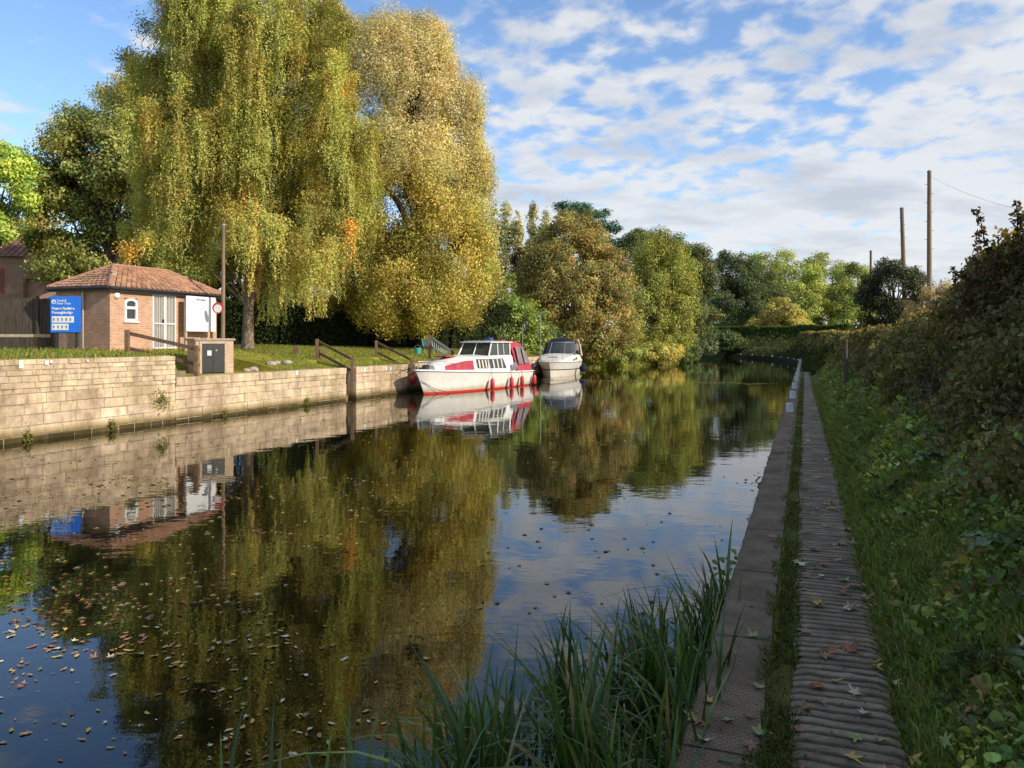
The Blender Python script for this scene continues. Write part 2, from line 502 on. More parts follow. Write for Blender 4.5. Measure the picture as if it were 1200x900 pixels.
def block_wall(parent, name, s0, s1, z0, z1, seed, gaps=(), course=.215, depth=.38, coping=True, face=0.0, small_top=True):
    """courses of individual stones, face on the water edge"""
    r = random.Random(seed)
    V = []; C = []
    def stone(a, b, c, d, proud, col):
        # box with chamfered face; local y=+k away from the water
        L0 = -15.24
        g = .0035
        a += g; b -= g; c += g*.8; d -= g*.8
        ch = min(.012, (b-a)*.2)
        jit = lambda: r.uniform(-.006, .006)
        fr = [(a+ch+jit(), c+ch+jit()), (b-ch+jit(), c+ch+jit()), (b-ch+jit(), d-ch+jit()), (a+ch+jit(), d-ch+jit())]
        bk = [(a, c), (b, c), (b, d), (a, d)]
        f = [W(x, L0+proud, z) for x, z in fr]
        m_ = [W(x, L0+proud-.018, z) for x, z in bk]
        e = [W(x, L0-depth, z) for x, z in bk]
        qs = [f]
        for i in range(4):
            j = (i+1) % 4
            qs.append([f[i], m_[i], m_[j], f[j]][::-1])
            qs.append([m_[i], e[i], e[j], m_[j]][::-1])
        for q in qs:
            V.extend(q); C.append(col)
    z = z0
    while z < z1-.02:
        top = z1-z < .75 and small_top
        h = (r.uniform(.10, .15) if top else course*r.uniform(.85, 1.15))
        if z1-(z+h) < .07: h = z1-z
        s = s0-r.uniform(0, .3); s = s0
        while s < s1-.01:
            w = r.uniform(.18, .42) if top else r.uniform(.35, .85)
            if s1-(s+w) < .15: w = s1-s
            a, b = s, s+w
            skip = False
            for ga, gb in gaps:
                if a < gb and b > ga:
                    if a < ga-.05: b = ga; w = b-a
                    else: skip = True; w = gb-s
            if not skip:
                base = np.array((.66, .54, .39))*r.uniform(.88, 1.06)
                base = base*np.array((1, r.uniform(.97, 1.01), r.uniform(.92, 1.06)))
                if r.random() < .06: base = base*.78
                if r.random() < .06: base = base*1.12
                stone(a, b, z, z+h, face+r.uniform(-.012, .014), base)
            s += w
        z += h
    o = np_mesh(name, np.array([tuple(p) for p in V]), 4, np.array(C), M['stone'], parent)
    return o

def build_walls():
    t = thing('quay_wall', 'tall sunlit limestone quay wall below the grass in front of the fence', 'wall', W(0, -15.24, 0))
    inv = Matrix.Translation(-Vector(t.location))
    o = block_wall(t, 'stone_face', -14, 15.5, -.35, 1.72, 5); o.matrix_parent_inverse = inv
    mort = pmat('lime_mortar', (.36, .30, .22), (.22, .18, .13), 10, .95, .4, 40, spec=.1)
    mb = MB()
    def wbox(mb, s0, s1, k0, k1, z0, z1):
        c = [W(s, -15.24-k, z) for z in (z0, z1) for k in (k0, k1) for s in (s0, s1)]
        mb.add(c, [(0, 2, 3, 1), (4, 5, 7, 6), (0, 1, 5, 4), (2, 6, 7, 3), (0, 4, 6, 2), (1, 3, 7, 5)])
    wbox(mb, -14, 15.47, .012, .42, -1, 1.70)
    o = mb.build('mortar_core', mort, t); o.matrix_parent_inverse = inv
    # return end beside the steps
    t2 = thing('quay_wall', 'low limestone quay wall with recessed steps running behind the moored boats', 'wall', W(20, -15.24, 0))
    inv2 = Matrix.Translation(-Vector(t2.location))
    gaps = RECESS
    o = block_wall(t2, 'stone_face', 15.5, 52, -.35, .93, 9, gaps, small_top=False, course=.23); o.matrix_parent_inverse = inv2
    o = block_wall(t2, 'coping', 15.53, 52, .93, 1.16, 12, gaps, small_top=False, course=.23, depth=.5, face=.012); o.matrix_parent_inverse = inv2
    mb = MB()
    edges = [15.53, 23.45, 24.1, 27.95, 28.6, 52]
    for a, b in ((edges[0], edges[1]), (edges[2], edges[3]), (edges[4], edges[5])):
        wbox(mb, a+.01, b-.01, .012, .45, -1, .93)
        wbox(mb, a+.01, b-.01, .03, .49, .93, 1.145)
    o = mb.build('mortar_core', mort, t2); o.matrix_parent_inverse = inv2
    # recess linings and treads
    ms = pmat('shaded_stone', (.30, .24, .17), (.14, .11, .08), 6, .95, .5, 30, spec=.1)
    for (a, b) in RECESS:
        mb = MB()
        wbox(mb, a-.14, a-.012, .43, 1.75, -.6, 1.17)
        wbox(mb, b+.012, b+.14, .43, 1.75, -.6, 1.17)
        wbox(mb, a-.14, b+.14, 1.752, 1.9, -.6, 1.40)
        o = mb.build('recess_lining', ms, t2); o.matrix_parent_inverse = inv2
        for i in range(4):
            mb = MB()
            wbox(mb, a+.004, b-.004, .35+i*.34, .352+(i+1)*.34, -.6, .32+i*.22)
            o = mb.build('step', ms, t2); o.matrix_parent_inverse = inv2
    # steps beside the hut handrail and return wall of the high quay
    t3 = thing('stone_steps', 'short flight of stone steps beside the end of the tall quay wall', 'steps', W(16.2, -17, 1.12))
    inv3 = Matrix.Translation(-Vector(t3.location))
    mb = MB(); wbox(mb, 15.50, 15.75, .43, 2.9, .6, 1.73)
    o = mb.build('side_wall', M['brick_pale'], t3); o.matrix_parent_inverse = inv3
    for i in range(4):
        mb = MB(); wbox(mb, 15.76, 17.1, 1.2+i*.36, 1.2+(i+1)*.36+.002+(0 if i < 3 else .9), .8, 1.27+i*.155)
        o = mb.build('step', ms, t3); o.matrix_parent_inverse = inv3
build_walls()

# white mooring marks painted on the left quay
def marks():
    lst = [(24, 427, .09, .16, 0), (54, 425, .09, .09, 0), (59, 418.8, .06, .06, 0), (102, 418.5, .05, .05, 0), (347, 437, .10, .13, 1),
           (427, 433.5, .12, .15, 1), (452, 432, .09, .13, 1), (457, 432, .09, .13, 1)]
    for u, v, w, h, low in lst:
        r = (u-600)/F
        s = (15.24*N[0]+r*15.24*(-N[1])*1.0)  # placeholder, solved below
        # solve (s*Dx - 15.24*Nx)/(s*Dy - 15.24*Ny) = r
        s = (15.24*N[0]-r*15.24*N[1])/(D[0]-r*D[1])
        Y = s*D[1]-15.24*N[1]
        z = H-(v-400)/F*Y
        mb = MB()
        mb.box(-w/2, w/2, -.03, .0, -h/2, h/2)
        o = mb.build('mooring_mark', M['white'], None, bevel=.004)
        o.location = W(s, -15.24, min(z, 1.66 if not low else 1.1)); o.rotation_euler = (0, 0, ROT)
        tag(o, 'small white painted mooring mark on the %s quay wall' % ('low' if low else 'tall'), 'marker', 'white mooring marks on the %s quay wall' % ('low' if low else 'tall'))
marks()

# ------------------------------------------------------------------ right kerb, path
def kerbmat():
    m, nt, b = new_mat('dimpled_concrete')
    v = mapping(nt, objco(nt), (1, 1, 1), (0, 0, -ROT))
    n1 = noise_tex(nt, v, 3, 6, .7); n2 = noise_tex(nt, v, 60, 3, .6)
    c = ramp(nt, n1, [(.3, (.125, .086, .05)), (.7, (.34, .25, .16))])
    vo = nt.nodes.new('ShaderNodeTexVoronoi'); vo.inputs['Scale'].default_value = 1
    vo.inputs['Randomness'].default_value = 0.0
    nt.links.new(mapping(nt, objco(nt), (40, 40, 40), (0, 0, -ROT+math.radians(45))), vo.inputs['Vector'])
    h = ramp(nt, vo.outputs['Distance'], [(.18, (1, 1, 1)), (.42, (0, 0, 0))])
    wear = ramp(nt, noise_tex(nt, v, .9, 4, .6), [(.4, (.1, .1, .1)), (.6, (1, 1, 1))])
    h = mixc(nt, 1.0, h, wear, 'MULTIPLY')
    c = mixc(nt, .75, c, ramp(nt, h, [(.0, (.62, .62, .62)), (1.0, (1.25, 1.25, 1.25))]), 'MULTIPLY')
    moss = ramp(nt, noise_tex(nt, v, 1.7, 5, .7), [(.56, (0, 0, 0)), (.68, (.8, .8, .8))])
    c = mixc(nt, moss, c, (.05, .062, .02))
    nt.links.new(c, b.inputs['Base Color']); b.inputs['Roughness'].default_value = .85; b.inputs['Specular IOR Level'].default_value = .25
    mx = nt.nodes.new('ShaderNodeMath'); mx.operation = 'MULTIPLY_ADD'
    nt.links.new(n2, mx.inputs[0]); mx.inputs[1].default_value = .35; nt.links.new(h, mx.inputs[2])
    bump(nt, b, mx.outputs[0], .7, .006)
    return m

pmat('joint_dirt', (.04, .035, .022), (.02, .018, .012), 8, .95)
def build_kerb():
    t = thing('canal_kerb', 'weathered concrete canal edge kerb with dimpled top beside the towpath', 'kerb', W(0, -.34, 0))
    inv = Matrix.Translation(-Vector(t.location)); m = kerbmat()
    r = random.Random(5)
    secs = []
    s = -6.0
    while s < 46:
        st = .12 if s < 12 else (.5 if s < 40 else 1.5)
        R = Rb(s); j = lambda a: r.uniform(-a, a)
        e = .006 if s < 30 else .003
        secs.append([W(s, R+.0+j(e), -.9), W(s, R+j(e), .05), W(s, R+.0+j(e), .37+j(.003)), W(s, R+.02+j(e*.6), .397), W(s, R+.17, .402), W(s, R+.32+j(e), .397), W(s, R+.335, .37), W(s, R+.335, .2)])
        s += st
    mb = MB(); mb.loft(secs)
    o = mb.build('kerb_top', m, t, smooth_=True); o.matrix_parent_inverse = inv
    s = 1.3
    while s < 40:
        j = r.uniform(-.02, .02); w = r.uniform(.005, .011)
        mj = MB(); mj.quad(W(s, Rb(s)+.02, .4035), W(s+w, Rb(s)+.02, .4035), W(s+w+j, Rb(s)+.32, .4045), W(s+j, Rb(s)+.32, .4045))
        mj.quad(W(s, Rb(s)-.008, .02), W(s+w, Rb(s)-.008, .02), W(s+w, Rb(s)-.006, .37), W(s, Rb(s)-.006, .37))
        oj = mj.build('joint', bpy.data.materials['joint_dirt'], t); oj.matrix_parent_inverse = inv
        s += r.uniform(.85, 1.5)
    mb = MB(); mb.loft([[W(s, Rb(s), -.9), W(s, Rb(s), .36), W(s, Rb(s)+.04, .39), W(s, Rb(s)+.33, .392), W(s, Rb(s)+.33, .2)] for s in list(range(46, 152, 2))])
    o = mb.build('overgrown_edge', pmat('overgrown_edge', (.075, .085, .035), (.03, .032, .018), 5, .95, .6, 20, spec=.1), t); o.matrix_parent_inverse = inv

def pathmat():
    m, nt, b = new_mat('ribbed_path')
    a = nt.nodes.new('ShaderNodeAttribute'); a.attribute_name = 'Col'
    v = mapping(nt, objco(nt), (1, 1, 1), (0, 0, -ROT))
    n1 = noise_tex(nt, v, 4, 6, .7); n2 = noise_tex(nt, mapping(nt, v, (3, 1, 1)), 30, 4, .7)
    c = mixc(nt, .8, a.outputs['Color'], ramp(nt, n1, [(.3, (.5, .5, .48)), (.7, (1.35, 1.3, 1.25))]), 'MULTIPLY')
    c = mixc(nt, .6, c, ramp(nt, n2, [(.3, (.55, .55, .55)), (.7, (1.4, 1.4, 1.4))]), 'MULTIPLY')
    nt.links.new(c, b.inputs['Base Color']); b.inputs['Roughness'].default_value = .8; b.inputs['Specular IOR Level'].default_value = .3
    bump(nt, b, n2, .5, .008)
    return m

def build_path():
    r = random.Random(8)
    V = []; C = []; nT = 11
    s = -4.0; rows = 0; pitch = .078
    prof = ((0.0, .0), (.10, .9), (.35, 1.05), (.62, 1), (.74, .1), (.88, -.2))
    sl = []
    while s < 34:
        hk = r.uniform(.55, 1.25); fk = r.uniform(.85, 1.1)
        for f, h in prof: sl.append((s+f*pitch*fk, h*hk if h > 0 else h))
        s += pitch*r.uniform(.94, 1.06)
    while s < 46:
        sl.append((s, .7)); s += .4
    for s, h in sl:
        wob = .035*noise.noise(Vector((s*.45, 0, 3)))+.02*noise.noise(Vector((s*2.2, 0, 9)))
        for i in range(nT):
            f = i/(nT-1)
            q = .445+f*(.44-.17*smooth(8, 32, s))+wob*.6+.03*smooth(8, 30, s)+(.018*noise.noise(Vector((s*5, i*7, 0))) if i in (0, nT-1) else 0)
            wear = .6+.8*noise.noise(Vector((s*.8, q*4, 2)))
            hh = h*.009*max(.25, min(1.2, wear+.35))+.006*noise.noise(Vector((s*14, q*14, 0)))
            edge = -.012 if i in (0, nT-1) else 0
            sj = s+.016*noise.noise(Vector((s*2.0, q*3, 6)))+.005*noise.noise(Vector((s*11, q*9, 2)))
            V.append(W(sj, Rb(s)+q, .398+hh+edge+.008*noise.noise(Vector((s, q*3, 0)))))
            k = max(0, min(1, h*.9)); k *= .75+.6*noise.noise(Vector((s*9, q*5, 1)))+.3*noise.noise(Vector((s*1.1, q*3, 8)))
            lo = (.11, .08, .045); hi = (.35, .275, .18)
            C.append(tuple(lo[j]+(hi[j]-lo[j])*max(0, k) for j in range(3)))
    n = len(sl)
    Fc = [(i*nT+j, i*nT+j+1, (i+1)*nT+j+1, (i+1)*nT+j) for i in range(n-1) for j in range(nT-1)]
    me = bpy.data.meshes.new('towpath'); me.from_pydata(V, [], Fc)
    at = me.attributes.new('Col', 'FLOAT_COLOR', 'POINT')
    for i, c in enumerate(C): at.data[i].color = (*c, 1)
    me.update()
    o = link_mesh('towpath', me, pathmat()); o['kind'] = 'structure'
build_kerb(); build_path()

def bollards():
    blk = M['black']
    def mk():
        t = thing('mooring_bollard', 'low white square bollard on the concrete canal edge', 'bollard', (0, 0, 0), 0, 'white bollards along the canal edge')
        MB().box(-.065, .065, -.065, .065, 0, .20).build('body', M['white'], t, bevel=.008)
        MB().box(-.072, .072, -.072, .072, .202, .22).build('cap', M['white'], t, bevel=.008)
        return t
    p = mk()
    vs = [18.4, 22.8, 27.5, 32.5, 37.5, 43, 48.5, 54, 59.5, 64.5]
    ss = [Y/D[1]-.1 for Y in vs]+[74+i*4.2 for i in range(9)]
    for i, s in enumerate(ss):
        o = p if i == 0 else copy_tree(p)
        o.location = W(s, Rb(s)+.17, .40); o.rotation_euler = (0, 0, .1*(i % 3))
        if s > 70: o.scale = (.7, .7, .55)
bollards()
# ------------------------------------------------------------------ the brick hut
def put_text(txt, size, m, parent, loc, rot=(math.radians(90), 0, 0), name='lettering', bold=0.0, align='LEFT', ext=.002):
    cu = bpy.data.curves.new('txt', 'FONT'); cu.body = txt; cu.size = size; cu.extrude = ext; cu.offset = bold
    cu.align_x = align
    to = bpy.data.objects.new('txt', cu); COL.objects.link(to)
    bpy.context.view_layer.update()
    me = bpy.data.meshes.new_from_object(to)
    bpy.data.objects.remove(to)
    me.name = name
    me.materials.clear()
    o = link_mesh(name, me, m, parent); o.location = loc; o.rotation_euler = rot
    return o

def tilemat(name, c1, c2):
    m, nt, b = new_mat(name)
    a = nt.nodes.new('ShaderNodeAttribute'); a.attribute_name = 'Col'
    n1 = noise_tex(nt, objco(nt), 3, 5, .65)
    c = mixc(nt, .8, a.outputs['Color'], ramp(nt, n1, [(.3, (.6, .6, .6)), (.7, (1.25, 1.2, 1.15))]), 'MULTIPLY')
    nt.links.new(c, b.inputs['Base Color']); b.inputs['Roughness'].default_value = .8; b.inputs['Specular IOR Level'].default_value = .25
    bump(nt, b, noise_tex(nt, objco(nt), 40, 3), .4, .01)
    return m
M['tile'] = tilemat('clay_roof_tiles', None, None)

def tiles(parent, name, A, B, C_, D_, rows, tw=.24, col=(.48, .275, .175), seed=1):
    """A,B eave ends; D_,C_ ridge ends above them. Individual tiles, one mesh."""
    r = random.Random(seed); A, B, C_, D_ = map(Vector, (A, B, C_, D_))
    nrm = (B-A).cross(D_-A).normalized()
    if nrm.z < 0: nrm = -nrm
    V = []; Cc = []
    for j in range(rows):
        f0, f1 = j/rows, (j+1)/rows+.02
        f1 = min(f1, 1)
        a0, b0 = A.lerp(D_, f0), B.lerp(C_, f0); a1, b1 = A.lerp(D_, f1), B.lerp(C_, f1)
        Ln = (b0-a0).length
        n = max(1, int(round(Ln/tw)))
        for i in range(n):
            g0, g1 = i/n, (i+1)/n
            rise = nrm*(.045+r.uniform(-.006, .006)); low = nrm*.012
            p0 = a0.lerp(b0, g0+.004); p1 = a0.lerp(b0, g1-.004); q0 = a1.lerp(b1, g0+.004); q1 = a1.lerp(b1, g1-.004)
            mid0 = (p0+p1)/2+rise*1.5; mid1 = (q0+q1)/2+low*2
            k = r.uniform(.75, 1.2)
            cc = (col[0]*k, col[1]*k*r.uniform(.9, 1.1), col[2]*k)
            dn = nrm*-.02
            for q in ([p0+rise, mid0, mid1, q0+low], [mid0, p1+rise, q1+low, mid1], [p0+dn, p1+dn, p1+rise, p0+rise], [p0+rise, p1+rise, mid0, mid0+nrm*.0001]):
                V += q; Cc.append(cc)
    base = np.array([tuple(p) for p in V])
    o = np_mesh(name, base, 4, np.array(Cc), M['tile'], parent)
    ul = MB(); dnn = nrm*-.03
    if (C_-D_).length < 1e-6: ul.add([A+dnn, B+dnn, C_+dnn], [(0, 1, 2)])
    else: ul.add([A+dnn, B+dnn, C_+dnn, D_+dnn], [(0, 1, 2, 3)])
    ul.build('roof_underlay', M['wood_dark'], o if parent is not None and parent.parent is None else parent)
    return o

def build_hut():
    z0 = 1.80
    t = thing('brick_hut', 'small red brick toilet block with clay tiled hip roof and white barred gate', 'building', W(20.8, -23.5, z0), ROT)
    Lx, Wy, h = 5.4, 2.7, 2.27
    # wall with openings on the front: build of boxes
    wn = (.62, 1.22, 1.06, 1.90)   # window x0,x1,z0,z1
    dr = (1.92, 3.10, .02, 2.12)
    mb = MB(); th = .22
    def fb(x0, x1, z0_, z1_): mb.box(x0, x1, 0, th, z0_, z1_)
    fb(0, wn[0], -.1, h); fb(wn[0], wn[1], -.1, wn[2]); fb(wn[0], wn[1], wn[3], h)
    fb(wn[1], dr[0], -.1, h); fb(dr[0], dr[1], dr[3], h); fb(dr[1], Lx, -.1, h)
    fb(dr[0], dr[1], -.1, dr[2])
    mb.box(.004, Lx-.004, .004, Wy-.004, -.6, -.102)
    mb.box(0, th, th, Wy, -.1, h); mb.box(Lx-th, Lx, th, Wy, -.1, h); mb.box(th, Lx-th, Wy-th, Wy, -.1, h)
    mb.build('wall', M['brick'], t)
    # roof
    ov = .2; ez = h+.02; rz = 3.2
    A = (-ov, -ov, ez); B = (Lx+ov, -ov, ez); C_ = (Lx+ov, Wy+ov, ez); Dd = (-ov, Wy+ov, ez)
    hw = Wy/2+ov
    R0 = (-ov+hw, Wy/2, rz); R1 = (Lx+ov-hw, Wy/2, rz)
    rf = MB()
    dz = -.01
    dn = lambda p: (p[0], p[1], p[2]+dz)
    rf.add([dn(p) for p in (A, B, C_, Dd, R0, R1)], [(0, 1, 5, 4), (1, 2, 5), (2, 3, 4, 5), (3, 0, 4), (0, 3, 2, 1)])
    roof = rf.build('roof', M['wood_dark'], t)
    tiles(roof, 'tiles', A, B, R1, R0, 9, seed=1)
    tiles(roof, 'tiles', Dd, A, R0, R0, 9, seed=2)
    tiles(roof, 'tiles', B, C_, R1, R1, 9, seed=3)
    tiles(roof, 'tiles', C_, Dd, R0, R1, 9, seed=4)
    rid = pmat('ridge_tiles', (.42, .23, .155), (.3, .16, .11), 8, .8, .3, 30)
    rb = MB()
    up = lambda p: (p[0], p[1], p[2]+.04)
    for a, b in ((R0, R1), (A, R0), (B, R1), (C_, R1), (Dd, R0)): rb.tube([up(a), up(b)], .065, 6)
    rb.build('ridge', rid, roof)
    MB().box(.55, .75, .5, .72, 2.62, 2.86).box(.52, .78, .47, .75, 2.862, 2.89).build('vent', M['wood_pale'], roof)
    fa = MB()
    fa.box(-ov, Lx+ov, -ov, -ov+.025, ez-.16, ez-.012); fa.box(-ov, -ov+.025, -ov+.027, Wy+ov, ez-.16, ez-.012)
    fa.box(Lx+ov-.025, Lx+ov, -ov+.027, Wy+ov, ez-.16, ez-.012)
    fa.build('fascia', M['black'], t)
    g = MB(); g.tube([(-ov-.02, -ov-.05, ez-.05), (Lx+ov+.02, -ov-.05, ez-.05)], .05, 8); g.tube([(-ov-.05, -ov, ez-.05), (-ov-.05, Wy+ov, ez-.05)], .05, 8)
    g.build('gutter', M['black'], t)
    MB().tube([(-.07, 1.25, 0), (-.07, 1.25, ez-.1)], .038, 8).build('downpipe', M['grey_metal'], t)
    # window with arched head
    wx = (wn[0]+wn[1])/2; hw2 = .30
    fr = MB()
    outer = [(wn[0], wn[2]), (wn[1], wn[2]), (wn[1], wn[3]-.12)]+[(wx+hw2*math.cos(a), wn[3]-.12+.12*math.sin(a)) for a in [math.pi*i/8 for i in range(1, 8)]]+[(wn[0], wn[3]-.12)]
    inner = [(wx+(x-wx)*.68, wn[2]+.08+(z-wn[2])*.80) for x, z in outer]
    n = len(outer)
    for y in (-.03,):
        fr.add([(x, y, z) for x, z in outer]+[(x, y, z) for x, z in inner], [(i, (i+1) % n, n+(i+1) % n, n+i) for i in range(n)])
        fr.add([(x, y, z) for x, z in outer]+[(x, .1, z) for x, z in outer], [(i, (i+1) % n, n+(i+1) % n, n+i) for i in range(n)])
        fr.add([(x, y, z) for x, z in inner]+[(x, .1, z) for x, z in inner], [(i, (i+1) % n, n+(i+1) % n, n+i) for i in range(n)])
    fr.box(wn[0]+.09, wn[1]-.09, -.028, .02, 1.50, 1.60)
    w = fr.build('window', M['white'], t)
    MB().box(wn[0]+.02, wn[1]-.02, .03, .06, wn[2]+.02, wn[3]-.02).build('pane', M['glass'], w)
    MB().box(wn[0]-.05, wn[1]+.05, -.07, -.002, wn[2]-.06, wn[2]-.003).build('sill', M['white'], w)
    # barred gate
    gt = MB(); x0, x1, a, b = dr; xm = (x0+x1)/2
    for xx in (x0, xm-.03, xm+.03, x1-.05): gt.box(xx, xx+.045, -.035, .01, a, b)
    for lo, hi in ((x0+.047, xm-.032), (xm+.077, x1-.052)):
        for zz in (a, a+.95, b-.05): gt.box(lo, hi, -.034, .008, zz, zz+.045)
        nb = 6
        for i in range(nb):
            x = lo+(hi-lo)*(i+.5)/nb; gt.box(x-.009, x+.009, -.02, .0, a+.046, b-.052)
    gate = gt.build('gate', M['white'], t)
    MB().box(xm-.10, xm-.04, -.06, -.036, 1.02, 1.16).build('lock', M['black'], gate)
    MB().box(x0+.01, x1-.01, .08, .12, a, b-.01).build('door', pmat('pale_door', (.24, .19, .14), (.16, .13, .10), 3, .6), t)
    MB().box(x0+.45, x1-.45, -.10, -.002, b+.03, b+.11).build('door_lamp', M['white'], t, bevel=.02)
    # white dome lamp by the corner
    MB().lathe([(.13, 0), (.13, -.03), (.10, -.08), (.03, -.11)], 16, (.28, -.001, 1.98), 'Y').build('dome_lamp', M['white'], t, smooth_=True)
    MB().box(-.06, -.002, 1.45, 1.62, 1.15, 1.5).build('meter_box', M['white'], t, bevel=.01)
    # lower rear wing on the left
    x0, x1, y0, y1 = .5, 3.0, 2.71, 4.6
    MB().box(x0, x1, y0, y1, -.1, 1.85).build('rear_wing', M['brick'], t)
    MB().add([(x0-.15, y0+.02, 1.86), (x1, y0+.02, 1.86), (x1, y1+.15, 1.86), (x0-.15, y1+.15, 1.86), (x0-.15+.9, y0+.02, 2.5), (x1, y0+.02, 2.5), (x1, y1-.9, 2.5), (x0-.15+.9, y1-.9, 2.5)],
             [(0, 1, 2, 3), (0, 4, 7, 3), (0, 1, 5, 4), (4, 5, 6, 7), (3, 7, 6, 2), (1, 2, 6, 5)]).build('rear_roof', rid, t)
build_hut()

def build_signs():
    # white notice board standing in front of the hut
    p = W(24.0, -23.05, 1.80)
    t = thing('notice_board', 'large white notice board on two posts against the brick hut', 'notice board', p, ROT)
    MB().box(0, 1.62, -.02, .03, .70, 2.12).build('panel', pmat('white_panel', (.86, .87, .88), (.8, .81, .82), 2, .3), t, bevel=.008)
    for x in (.0, 1.45): MB().box(x, x+.09, .031, .12, -.1, 2.0).build('post', M['wood_pale'] if x == 0 else M['wood_rail'], t)
    put_text('Information', .115, M['black'], t, (.52, -.023, 1.96), bold=.003)
    # round sign on the pole
    # blue sign
    t = thing('blue_sign', 'blue waterway sign with white lettering on two black legs beside the fence', 'sign', P(76.5, 406, 26.6)+Vector((0, 0, .0)), math.radians(3))
    t.location.z = 1.78
    blue = pmat('sign_blue', (.02, .19, .80), (.02, .16, .70), 2, .35, spec=.4)
    mb = MB(); hw = .51
    mb.box(-hw, hw, 0, .03, .62, 1.88); mb.build('panel', blue, t, bevel=.012)
    MB().box(-hw-.012, hw-.012, .032, .06, .60, 1.86).build('backing', M['black'], t)
    for x in (-.34, .30): MB().box(x, x+.06, .061, .12, -.1, 1.5).build('leg', M['black'], t)
    wm = M['white']; y = -.004
    put_text('Canal &', .10, wm, t, (-.28, y, 1.70), bold=.002); put_text('River Trust', .10, wm, t, (-.28, y, 1.60), bold=.002)
    # round emblem: swan-and-bridge roundel
    lg = MB(); lg.lathe([(.075, 0), (.075, -.004)], 20, (-.385, .0, 1.69), 'Y'); lg.build('emblem', wm, t)
    MB().lathe([(.035, 0), (.035, -.003)], 14, (-.375, -.0045, 1.68), 'Y').build('emblem_mark', blue, t)
    put_text('Boater Facilities', .118, wm, t, (-.45, y, 1.42), bold=.005); put_text('Boroughbridge', .118, wm, t, (-.45, y, 1.28), bold=.005)
    for i, (w_, zz) in enumerate(((.74, .97), (.56, .71))):
        pn = MB().box(-.45, -.45+w_, -.005, -.001, zz, zz+.22).build('symbol_panel', wm, t)
        for j in range(5 if i == 0 else 4):
            x = -.41+j*.14
            MB().box(x, x+.055, -.009, -.006, zz+.06, zz+.16).build('symbol', pmat('symbol_grey', (.25, .3, .42)) if j == 0 and i == 0 else bpy.data.materials['symbol_grey'], pn)
    # small white meter box post
build_signs()

def pole_at(name, label, u, Y, base_z, top_v, r0, lean=0, sign=False, pegs=True):
    p = P(u, 400, Y); top = H+(400-top_v)/F*Y
    t = thing(name, label, 'pole', (p.x, p.y, base_z))
    h = top-base_z
    MB().tube([(0, 0, -.2), (lean*.5, 0, h*.5), (lean, 0, h)], [r0, r0*.88, r0*.72], 12).build('pole', M['pole'], t, smooth_=True)
    mb = MB().lathe([(r0*.9, 0), (r0*.9, .03), (.01, .09)], 10, (lean, 0, h-.01)); mb.build('cap', M['grey_metal'], t)
    if pegs:
        for i in range(8):
            z = h-.6-i*.42
            if z < 2.5: break
            sx = 1 if i % 2 else -1
            MB().tube([(lean*z/h, 0, z), (lean*z/h+sx*(r0+.09), 0, z+.02)], .014, 5).build('step_peg', M['grey_metal'], t)
    if sign:
        rd = pmat('sign_red', (.6, .05, .05), (.5, .04, .04), 3, .4)
        s = MB().lathe([(.19, 0), (.19, -.02)], 20, (-.12, -r0-.03, 361), 'Y')
        s.v = [(x, y, z-361+H+(400-361)/F*Y-base_z) for x, y, z in s.v]
        rs = s.build('round_sign', rd, t)
        zc = H+(400-361)/F*Y-base_z
        MB().lathe([(.135, 0), (.135, -.004)], 18, (-.12, -r0-.051, zc-.02), 'Y').build('sign_face', M['white'], rs)
    return t

pole_at('utility_pole', 'timber pole behind the brick cabinet with a small round red and white sign on it', 261, 25.8, 1.45, 264, .07, .03, sign=True, pegs=False)
pole_a = pole_at('telegraph_pole', 'tallest timber telegraph pole standing straight behind the hedge', 1089, 35, 1.5, 201, .115, 0)
pole_b = pole_at('telegraph_pole', 'leaning timber telegraph pole left of the tallest one behind the round tree', 1062, 48, 1.5, 244, .15, -.28)
pole_c = pole_at('telegraph_pole', 'short distant telegraph pole above the far hedge', 1020.5, 80, 1.6, 294, .16, 0, pegs=False)
def wires():
    a = P(1089, 206, 35); 
    for i, (dx, e) in enumerate(((0, P(1400, 270, 16)),)):
        pts = [a.lerp(e, f)-Vector((0, 0, 2.0*f*(1-f)*(.6 if i else 1))) for f in [k/14 for k in range(15)]]
        o = MB().tube(pts, .005, 4).build('overhead_wire', M['grey_metal'])
        tag(o, 'thin overhead wire running from the tallest telegraph pole towards the right', 'wire')
wires()

EYE = Vector((0, 0, H))
def bring(t, f=.82):
    t.location = EYE+(Vector(t.location)-EYE)*f; t.scale = (f, f, f)

# wooden fence, bench, cabinet, rails
def wooden_fence():
    t = thing('wooden_fence', 'tall dark weathered board fence left of the blue sign', 'fence', (-19, 29.2, 1.83))
    r = random.Random(4)
    x = -9.0
    gm = pmat('grey_fence_boards', (.13, .10, .08), (.05, .042, .035), 5, .9, .5, 18, stretch=(3, 1, .3), spec=.1)
    mb = MB()
    while x < 1.35:
        w = r.uniform(.11, .15)
        mb.box(x, x+w-.008, -.012+r.uniform(-.006, .006), .012, -.1, 1.90+r.uniform(-.02, .02)); x += w
    mb.build('boards', gm, t)
    for x in (-8.9, -7, -5, -3.0, -1.05, .95): MB().box(x, x+.1, -.11, -.02, -.2, 2.0).build('post', gm, t)
    for z in (.35, 1.5): MB().box(-9, 1.35, .02, .08, z, z+.09).build('rail', gm, t)
    MB().box(-1.2-.0, -.55, -.03, -.016, .82, .93).build('white_plate', M['white'], t)
wooden_fence()
